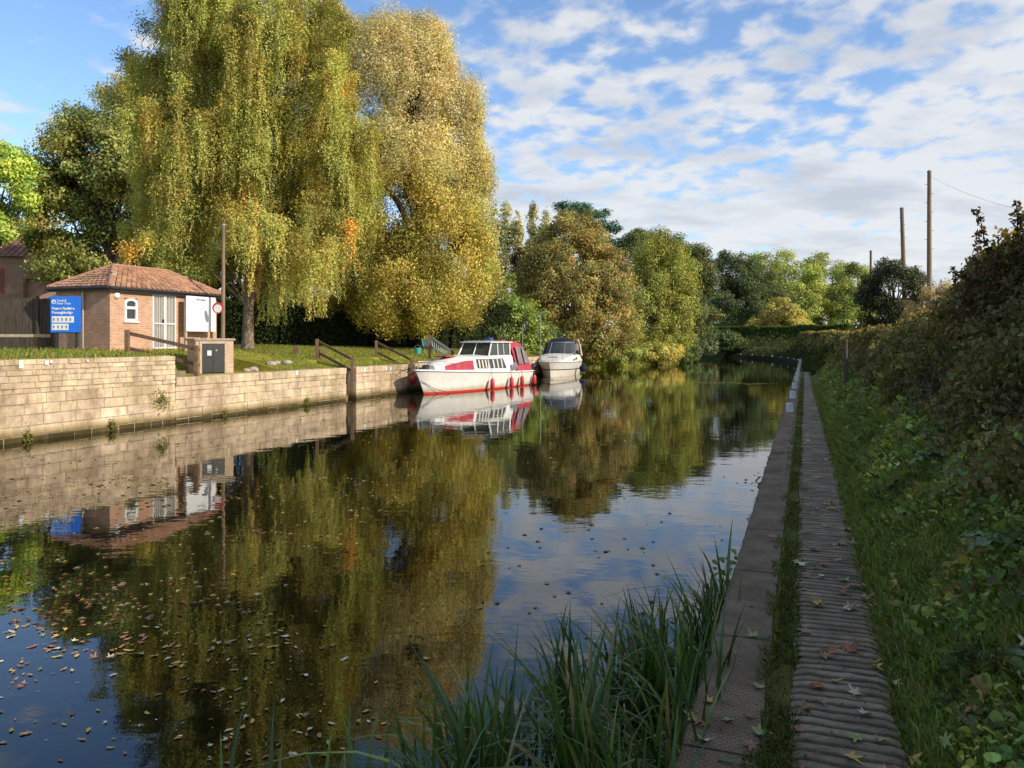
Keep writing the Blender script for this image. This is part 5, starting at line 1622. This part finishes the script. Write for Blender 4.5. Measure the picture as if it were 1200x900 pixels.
# golden sunlit bush behind the hedge top
tree('golden_bush', 'sunlit golden bush poking above the hedge near the foot of the tallest telegraph pole', base_at(1115, 24),
     [lobe(1095, 352, 24, 22, 14), lobe(1125, 350, 24, 26, 17), lobe(1150, 345, 24, 20, 18), lobe(1075, 362, 24.5, 16, 12), lobe(1120, 372, 24, 50, 16)], 17000, .07, [(3, (.42, .32, .09)), (2, (.28, .27, .07)), (2, (.46, .28, .09))], .06, clump_r=.28, cat='bush')
# ------------------------------------------------------------------ grass, ground cover, reeds, leaves
def blades(name, label, fn, n, hgt, width, pal, cat='grass', bend=.5, gain=1.0, stuff=True, parent=None, mat='leaf'):
    """two-segment grass blades; fn() -> (x,y,z,scale)"""
    B = np.array([fn() for _ in range(n)])
    p = B[:, :3]; sc = B[:, 3:4]*RNG.uniform(.55, 1.3, (n, 1))
    a = RNG.uniform(0, 2*np.pi, n); lean = np.stack([np.cos(a), np.sin(a), np.zeros(n)], 1)*RNG.uniform(.1, 1, (n, 1))*bend
    a2 = RNG.uniform(0, 2*np.pi, n); w = np.stack([np.cos(a2), np.sin(a2), np.zeros(n)], 1)*width*.5*np.sqrt(sc)
    up = np.array((0, 0, 1.0))
    m = p+(up*.55+lean*.25)*hgt*sc; t = p+(up*(1-.3*bend)+lean)*hgt*sc
    V = np.empty((n, 6, 3))
    V[:, 0] = p-w; V[:, 1] = p+w; V[:, 2] = m+w*.8; V[:, 3] = t+w*.08; V[:, 4] = t-w*.08; V[:, 5] = m-w*.8
    c = np.clip(pal_cols(pal, n, .2)*gain, .003, .8)
    o = np_mesh(name, V.reshape(-1, 3), 6, c, M[mat], parent)
    if stuff: tag(o, label, cat, None, 'stuff')
    return o
rg = random.Random(77)
GR = [(3, (.22, .28, .05)), (2, (.32, .31, .06)), (1, (.42, .34, .1)), (2, (.15, .22, .04))]
def f_lawn():
    s = rg.uniform(8, 46); k = 12*rg.random()**1.5+(.02 if s < 15.5 else .46)
    if 15.5 < s < 20.6 and k < 2.6: k += 2.4
    for a, b in RECESS:
        if a-.2 < s < b+.2 and k < 2: k += 1.6
    # keep off the hut floor
    w = W(s, -15.24-k); return (w.x, w.y, zleft(s, k)-.01, .6+.9*rg.random()**2)
blades('lawn_grass', 'short sunlit grass of the lawn on top of the left quay', f_lawn, 60000, .075, .022, GR, gain=.95)

GD = [(3, (.19, .27, .045)), (3, (.24, .33, .055)), (1, (.34, .40, .09)), (2, (.33, .27, .12))]
def f_verge():
    s = 1.2*(26**rg.random()); q = .865+(1.2*rg.random()**1.15)
    q += .06*noise.noise(Vector((s*1.5, 0, 2)))
    w = W(s, Rb(s)+q); return (w.x, w.y, zright(s, q)-.01, (.45+rg.random()*1.0)*(.7 if q < .98 else 1)*min(1.15, .65+s*.06))
blades('verge_grass', 'dark green grass on the bank right of the towpath', f_verge, 150000, .11, .0075, GD, bend=.9)
def f_strip():
    s = 1.2*(32**rg.random())
    q = .335+.145*rg.random()
    q += .015*noise.noise(Vector((s*2, 3, 2)))
    dn = noise.noise(Vector((s*1.6, 8, 1)))
    w = W(s, Rb(s)+q); return (w.x, w.y, .385, (.3+.6*rg.random())*(.35 if dn < -.15 else 1))
blades('strip_grass', 'narrow strip of grass between the kerb and the ribbed path', f_strip, 30000, .05, .006, GD+[(4, (.10, .12, .04)), (2, (.15, .11, .05))], bend=.9, gain=.75)

# broad-leaved ground cover: rounded leaves, 6 corner polygons
def broad_leaves(name, label, fn, n, pal, cat='ground cover', parent=None, stuff=True, gain=1.0, lift=.5, patch=False):
    B = np.array([fn() for _ in range(n)])
    p = B[:, :3]; s = B[:, 3:4]
    nr = unit(np.array((-.35, -.25, 1.0))+RNG.normal(size=(n, 3))*lift)
    ax = RNG.normal(size=(n, 3)); T = unit(ax-nr*np.sum(ax*nr, 1, keepdims=True)); Bn = np.cross(nr, T)
    prof = [(-.42, .06, 0), (-.32, .30, .06), (.0, .36, .10), (.36, .17, .02), (.62, 0, -.12), (.36, -.17, .02), (.0, -.36, .10), (-.32, -.30, .06), (-.42, -.06, 0)]
    half = [0, 1, 2, 3, 4]; 
    V = np.empty((n, 2, 6, 3))
    mid = p+T*s*.0-nr*s*.05
    a = [p+T*s*x+Bn*s*y+nr*s*z for x, y, z in prof]
    spine = p-T*s*.40-nr*s*.02
    V[:, 0] = np.stack([spine, a[1], a[2], a[3], a[4], mid], 1)
    V[:, 1] = np.stack([spine, mid, a[4], a[5], a[6], a[7]], 1)
    pc = pal_cols(pal, n, .22)*gain
    if patch:
        nz = np.array([noise.noise(Vector((q[0]*1.3, q[1]*1.3, 2))) for q in p])[:, None]; nz2 = np.array([noise.noise(Vector((q[0]*2.9, q[1]*2.9, 7))) for q in p])[:, None]
        pc = pc*np.clip(1+nz*1.3, .35, 1.9)*(1+np.clip(nz2, 0, 1)*np.array((1.6, .5, .2)))
    c = np.repeat(np.clip(pc, .003, .8), 2, axis=0)
    o = np_mesh(name, V.reshape(-1, 3), 6, c, M['leaf'], parent)
    if stuff: tag(o, label, cat, None, 'stuff')
    return o
BG = [(4, (.16, .23, .055)), (3, (.22, .30, .065)), (1, (.34, .40, .09)), (1, (.10, .14, .04)), (1, (.25, .19, .09))]
def f_cover():
    s = 1.6*(28**rg.random()); q = 1.02+1.65*rg.random()**.75
    d = noise.noise(Vector((s*1.1, q*2.2, 4)))
    if d < -.22 and rg.random() < .8: q = 1.6+1.2*rg.random()
    w = W(s, Rb(s)+q); h = .07+.34*max(0, d+.2)*min(1, (q-.9)*1.6)
    return (w.x, w.y, zright(s, q)+rg.random()*h+.02, (.022+.06*rg.random()**4)*(1 if s < 6 else min(2.4, (s/6)**.55)))
broad_leaves('ground_ivy', 'low broad-leaved weeds covering the bank below the hedge', f_cover, 50000, BG, lift=.85, patch=True, gain=1.05)

# big dock plants near the camera
def dock_plants():
    r = random.Random(12)
    spots = [(2.35, 1.35, .20), (2.75, 1.62, .24), (2.15, 1.72, .2), (3.3, 1.5, .20), (4.0, 1.75, .24), (3.5, 2.05, .22), (5.1, 1.6, .18), (2.6, 2.05, .22), (6.6, 1.7, .22), (8.2, 1.65, .22), (3.0, 1.85, .25)]
    for s, q, L_ in spots:
        p = W(s, Rb(s)+q, zright(s, q)+.08); L_ *= 1.1
        t = thing('dock_plant', 'broad-leaved dock plant spreading on the shaded bank beside the towpath', 'plant', p, r.uniform(0, 6), 'dock plants on the shaded bank')
        nl = r.randint(7, 10)
        for i in range(nl):
            az = 2*math.pi*i/nl+r.uniform(-.3, .3); el = r.uniform(.25, .9); ln = L_*r.uniform(.75, 1.2); wd = ln*r.uniform(.40, .52)
            V = []; Fc = []; Cn = 9
            for j in range(Cn):
                f = j/(Cn-1)
                rad = .05+ln*f*math.cos(el*(1-f*.6)); zz = .02+ln*f*math.sin(el)-ln*.55*f*f*(1.2-el*.5)
                wv = wd*.5*(math.sin(math.pi*min(1, f**.75))**.8)*(1+.10*math.sin(j*2.6+i))
                for k in (-1, -.5, 0, .5, 1):
                    u_ = k*wv; cup = abs(k)*wv*.35+.012*math.sin(j*2.2+k*3+i)*(abs(k) > .4)
                    V.append((rad*math.cos(az)-u_*math.sin(az), rad*math.sin(az)+u_*math.cos(az), zz+cup))
            for j in range(Cn-1):
                for k in range(4): Fc.append((j*5+k, j*5+k+1, (j+1)*5+k+1, (j+1)*5+k))
            MBx = MB(); MBx.add(V, Fc)
            MBx.build('leaf', M['dock'], t, smooth_=True)
M['dock'] = pmat('dock_leaf', (.19, .26, .10), (.10, .15, .06), 9, .5, .35, 14, spec=.35, bdist=.01)
dock_plants()

# ---- reeds ---------------------------------------------------------------------
def reeds():
    r = random.Random(5)
    def tmin(s): return lerp_tab(((1.0, -2.2), (1.9, -2.2), (2.4, -2.15), (3.0, -1.85), (3.6, -1.5), (4.4, -1.15), (5.2, -.9), (5.8, -.68)), s)
    cl = []
    s = 1.1
    while s < 5.9:
        t = -.62
        while t > tmin(s):
            cl.append((s+r.uniform(-.12, .12), t+r.uniform(-.1, .1))); t -= .30
        s += .30
    pal = [(4, (.055, .11, .02)), (3, (.09, .16, .028)), (1, (.18, .25, .05)), (1, (.28, .22, .08))]
    for ci, (s, t) in enumerate(cl):
        p = W(s, t, -.05)
        th = thing('reed_clump', 'clump of long green sword-shaped reeds growing in the water against the kerb', 'reeds', p, 0, 'reed clumps beside the kerb')
        edge = (t < tmin(s)+.5)
        n = 50 if not edge else 26
        V = []; C = []
        for i in range(n):
            az = r.uniform(0, 2*math.pi); hh = r.uniform(.45, .90)*(1 if not edge else .85)
            if r.random() < .05: hh *= 1.14
            if t < -1.5: hh *= .8
            if s < 2.3: hh *= .8
            lean = r.uniform(.05, .45)*hh; droop = r.uniform(0, .12)*hh if r.random() < .62 else r.uniform(.3, .7)*hh
            b = Vector((max(-.13, min(.13, r.gauss(0, .07))), max(-.13, min(.13, r.gauss(0, .07))), 0)); d = Vector((math.cos(az), math.sin(az), 0))+Vector((-.35, .15, 0))
            wv = Vector((-d.y, d.x, 0)).normalized()*r.uniform(.008, .017); tw = r.uniform(-.6, .6)
            K = 7; pts = []
            for j in range(K+1):
                f = j/K
                q = b+d*(lean*f*f+droop*f**3*.8)+Vector((0, 0, hh*f-droop*1.15*f**3.2))
                wf = (1-f**2.6)*(.65+.35*math.sin(math.pi*f*.8))
                ca, sa = math.cos(tw*f), math.sin(tw*f)
                pts.append((q, (wv*ca+Vector((d.x, d.y, 0))*wv.length*sa)*wf))
            c = np.array(pal_cols(pal, 1, .2)[0])
            for j in range(K):
                (q0, w0), (q1, w1) = pts[j], pts[j+1]
                V += [tuple(q0-w0), tuple(q0+w0), tuple(q1+w1), tuple(q1-w1)]
                C.append(c*(.7+.5*j/K))
        np_mesh('blades', np.array(V), 4, np.clip(np.array(C), .003, .6), M['reed'], th)
M['reed'] = leafmat('reed_blades', .25, .38, .5)
reeds()

# ---- fallen leaves --------------------------------------------------------------
def maple_mesh(seed, curl, k=1.0):
    r = random.Random(seed)
    pts = []
    tips = [(-2.3, .62), (-1.25, .82), (0, 1.0), (1.25, .82), (2.3, .62)]
    for i, (a, L_) in enumerate(tips):
        a = a*.82; L_ *= r.uniform(.88, 1.1)
        pts += [(a-.26, L_*.56), (a-.17, L_*.74), (a-.02, L_), (a+.15, L_*.76), (a+.25, L_*.55)]
        if i < 4: pts.append((a+.5, .33))
    v = [(0, -.12, 0)]
    for a, L_ in pts: v.append((L_*math.sin(a)*.5, L_*math.cos(a)*.5, 0))
    n = len(v)
    out = []
    for x, y, z in v:
        rr_ = math.hypot(x, y)
        out.append((x, y, curl*rr_*rr_*1.5*math.sin(math.atan2(y, x)*2+seed)+abs(x)*curl*.5+.02*noise.noise(Vector((x*6, y*6, seed)))))
    mb = MB(); mb.add(out, [(0, i, i+1) for i in range(1, n-1)])
    mb.add([(-.008, -.10, .0), (.008, -.10, 0), (.02, -.5, .05*curl*3), (.008, -.5, .05*curl*3)], [(0, 1, 2, 3)])
    me = bpy.data.meshes.new('fallen_leaf'); me.from_pydata(mb.v, [], mb.f); me.update()
    return me
def oval_mesh(seed):
    mb = MB(); v = [(0, 0, .01)]; n = 10
    for i in range(n):
        a = 2*math.pi*i/n; rx = .5; ry = .19*abs(math.sin(a))**.6
        v.append((rx*math.cos(a), ry*math.sin(a)*(1-.35*math.cos(a))+.06*math.cos(a)**2, .04*math.sin(i*2.2+seed)))
    mb.add(v, [(0, 1+i, 1+(i+1) % n) for i in range(n)])
    me = bpy.data.meshes.new('floating_leaf'); me.from_pydata(mb.v, [], mb.f); me.update(); return me
LM = {}
for nm, a, b in (('brown', (.46, .27, .15), (.28, .16, .09)), ('yellow', (.72, .50, .12), (.5, .32, .08)), ('pale', (.78, .70, .48), (.58, .48, .30)), ('rust', (.44, .18, .08), (.28, .11, .06)), ('green', (.38, .42, .14), (.26, .27, .08))):
    LM[nm] = pmat('dead_leaf_'+nm, a, b, 12, .7, .4, 30, spec=.3, bdist=.004)
def variants(fn, names, cnt):
    out = []
    for nm in names:
        for i in range(cnt):
            me = fn(i); me.materials.append(LM[nm]); out.append((nm, me))
    return out
def place_leaf(me, loc, sc, rot, name, label, cat, group):
    o = bpy.data.objects.new(name, me); COL.objects.link(o)
    o.location = loc; o.scale = (sc, sc, sc); o.rotation_euler = rot
    return tag(o, label, cat, group)
names = ['brown', 'yellow', 'pale', 'rust', 'green', 'brown']
mv = []
for ni, nm in enumerate(names):
    for i in range(3):
        me = maple_mesh(ni*7+i, .25+.22*i); me.materials.append(LM[nm]); mv.append((nm, me))
word = {'brown': 'brown', 'yellow': 'yellow', 'pale': 'pale', 'rust': 'rust-red', 'green': 'greenish'}
rl = random.Random(44)
cnt = 0
for i in range(299):
    s = 2.5*(6**(rl.random()**1.9)); z = None
    zone = rl.random()
    if zone < .17: q = rl.uniform(.03, .32); z = .408; pl = 'concrete kerb'
    elif zone < .62: q = .34+.62*rl.random()**.6; z = .418; pl = 'ribbed path'
    else: q = rl.uniform(.97, 2.0); z = zright(s, q)+.06+.12*rl.random()*min(1, (q-.9)*1.5); pl = 'bank grass'
    if q < .33 and s > 4 and rl.random() < .8: continue
    nm, me = rl.choice(mv)
    sc = rl.uniform(.08, .15)
    tilt = .12 if zone < .62 else .5
    if pl == 'ribbed path' and .335 < q < .48: pl = 'grass strip'
    place_leaf(me, W(s, Rb(s)+q, z), sc, (rl.gauss(0, tilt), rl.gauss(0, tilt), rl.uniform(0, 6.3)), 'fallen_leaf',
               '%s fallen maple leaf lying on the %s' % (word[nm], pl), 'leaf', '%s fallen leaves on the %s' % (word[nm], pl))
ov = []
for ni, nm in enumerate(['brown', 'yellow', 'pale', 'rust', 'yellow']):
    for i in range(2):
        me = oval_mesh(ni*5+i); me.materials.append(LM[nm]); ov.append((nm, me))
def water_spot(r):
    # denser to the left and in drifts
    while True:
        if r.random() < .8:
            u = 560-560*r.random()**.5+r.uniform(-20, 20); v = 560+335*r.random()**1.7
        else:
            u = r.uniform(560, 900); v = r.uniform(470, 760)
        Y_ = H*F/(v-400); x = (u-600)/F*Y_
        t = x*N[0]+Y_*N[1]
        if t > -.8 or t < -15.1: continue
        d = noise.noise(Vector((x*.8, Y_*.6, 3)))
        drift = u < 420
        if d < (.02 if drift else .12) and r.random() < .75: continue
        return x, Y_
near = []; far = []
for i in range(950):
    x, Y_ = water_spot(rl); near.append((Y_, x))
near.sort()
for i, (Y_, x) in enumerate(near[:290]):
    big = rl.random() < .2
    nm, me = rl.choice(mv if big else ov)
    sc = rl.uniform(.05, .09) if big else .02+.065*rl.random()**1.5
    place_leaf(me, (x, Y_, .006), sc*(.75 if Y_ < 5 else 1), (rl.gauss(0, .05), rl.gauss(0, .05), rl.uniform(0, 6.3)), 'floating_leaf',
               '%s leaf floating on the dark canal water' % word[nm], 'leaf', '%s leaves floating on the canal' % word[nm])
pts = [(x, Y_, .006) for Y_, x in near[290:]]
for i in range(1500):
    # drift lines further out
    if rl.random() < .55:
        a, b = P(560, 400, 40), P(930, 400, 47)
        f = rl.random()
        Yq = 38+9*f+rl.gauss(0, .35); s_ = rl.uniform(-13.5, -1.2)
        p = W(40+rl.gauss(0, .3)+1.5*noise.noise(Vector((s_, 0, 0))), s_, .006); pts.append(tuple(p))
    else:
        s_ = rl.uniform(12, 36); t_ = -15.1+2.8*rl.random()**2
        if rl.random() < .5: t_ = rl.uniform(-14, -5); s_ = rl.uniform(9, 22)
        p = W(s_, t_, .006)
        if noise.noise(Vector((p.x*.7, p.y*.7, 8))) < .05: continue
        pts.append(tuple(p))
pts = np.array(pts); m = len(pts)
nr = unit(np.array((0, 0, 1.0))+RNG.normal(size=(m, 3))*.06)
V = leaf_quads(pts, nr, np.clip(.055+.0*pts[:, 1], .05, .14)*RNG.uniform(.7, 1.5, m), .55)
o = np_mesh('leaf_litter', V, 4, np.clip(pal_cols([(2, (.30, .17, .07)), (2, (.5, .38, .12)), (2, (.45, .38, .26)), (1, (.3, .12, .05))], m, .2), .01, .8), M['leaf'])
tag(o, 'scattered small autumn leaves drifting on the canal surface', 'leaves', None, 'stuff')

# small leaf bits on the path (stuff)
def f_bits():
    s = 1.6*(14**rl.random()); q = rl.choice((rl.uniform(.45, .95), rl.uniform(.5, .95), rl.uniform(.3, .5), rl.uniform(.0, .33)))
    return (*W(s, Rb(s)+q, .412), .006+.013*rl.random()**2)
broad_leaves('leaf_crumbs', 'small brown leaf fragments scattered over the path and kerb', f_bits, 1500, [(2, (.16, .09, .05)), (1, (.28, .19, .08)), (2, (.08, .055, .035))], cat='leaves', lift=.15)

# ---- plants growing from the quay wall -------------------------------------------
def wall_plants():
    r = random.Random(17)
    for u, v, sz, lab in ((188, 472, .26, 'leafy green plant growing from the joint of the tall quay wall'), (30, 514, .12, 'low tuft of weeds at the waterline near the left edge of the photo'), (130, 499, .11, 'small dry tuft growing low on the tall quay wall'),
                          (262, 487, .10, 'small green tuft at the waterline below the brick cabinet'), (358, 472, .14, 'tiny tuft at the foot of the low quay wall')):
        rt = (u-600)/F
        s = (15.24*N[0]-rt*15.24*N[1])/(D[0]-rt*D[1]); Y_ = s*D[1]-15.24*N[1]; z = H-(v-400)/F*Y_
        t = thing('wall_plant', lab, 'plant', W(s, -15.22, max(.03, z)))
        n = int(700*sz); k = RNG.normal(size=(n, 3))*np.array((.5, .5, .55))*sz
        k[:, :2] = k[:, :1]*np.array(D)+np.abs(k[:, 1:2])*.6*np.array(N)
        nr = unit(RNG.normal(size=(n, 3))+np.array((N[0], N[1], .5)))
        np_mesh('foliage', leaf_quads(k+np.array((0, 0, sz*.3)), nr, .055*RNG.uniform(.6, 1.4, n), .55), 4, np.clip(pal_cols(GREEN+[(2, (.28, .18, .04))], n), .004, .8), M['leaf'], t)
        mb = MB()
        for i in range(6): mb.tube([(0, 0, 0), tuple(Vector(k[i*9])*.6+Vector((0, 0, sz*.3)))], .006, 4)
        mb.build('stems', bpy.data.materials['bramble_stems'], t)
wall_plants()
# kerb side little plants
def kerb_plants():
    r = random.Random(3)
    for s in (2.6, 6.4, 10.5):
        t = thing('kerb_plant', 'small leafy weed growing from the water side of the concrete kerb', 'plant', W(s, -.56, .22), 0, 'weeds on the water side of the kerb')
        n = 26; k = RNG.normal(size=(n, 3))*np.array((.07, .09, .07))
        def ff(it=iter(k)):
            q = next(it); return (q[0], q[1], q[2]+.05, r.uniform(.03, .07))
        broad_leaves('foliage', '', ff, n, BG, parent=t, stuff=False, lift=.6)
kerb_plants()

def f_creep():
    s = 1.3*(26**rg.random())
    side = rg.random()
    q = .335-.07*rg.random()**2 if side < .5 else (.84+.06*rg.random() if side < .9 else .02*rg.random())
    if noise.noise(Vector((s*2.4, q*3, 5))) < .02: q = .345 if q < .5 else .91
    w = W(s, Rb(s)+q); return (w.x, w.y, .398, .3+.7*rg.random())
blades('edge_grass', 'small grass and moss tufts creeping over the edges of the kerb and path', f_creep, 14000, .05, .006, GD+[(3, (.12, .13, .04))], bend=1.0, gain=.8)
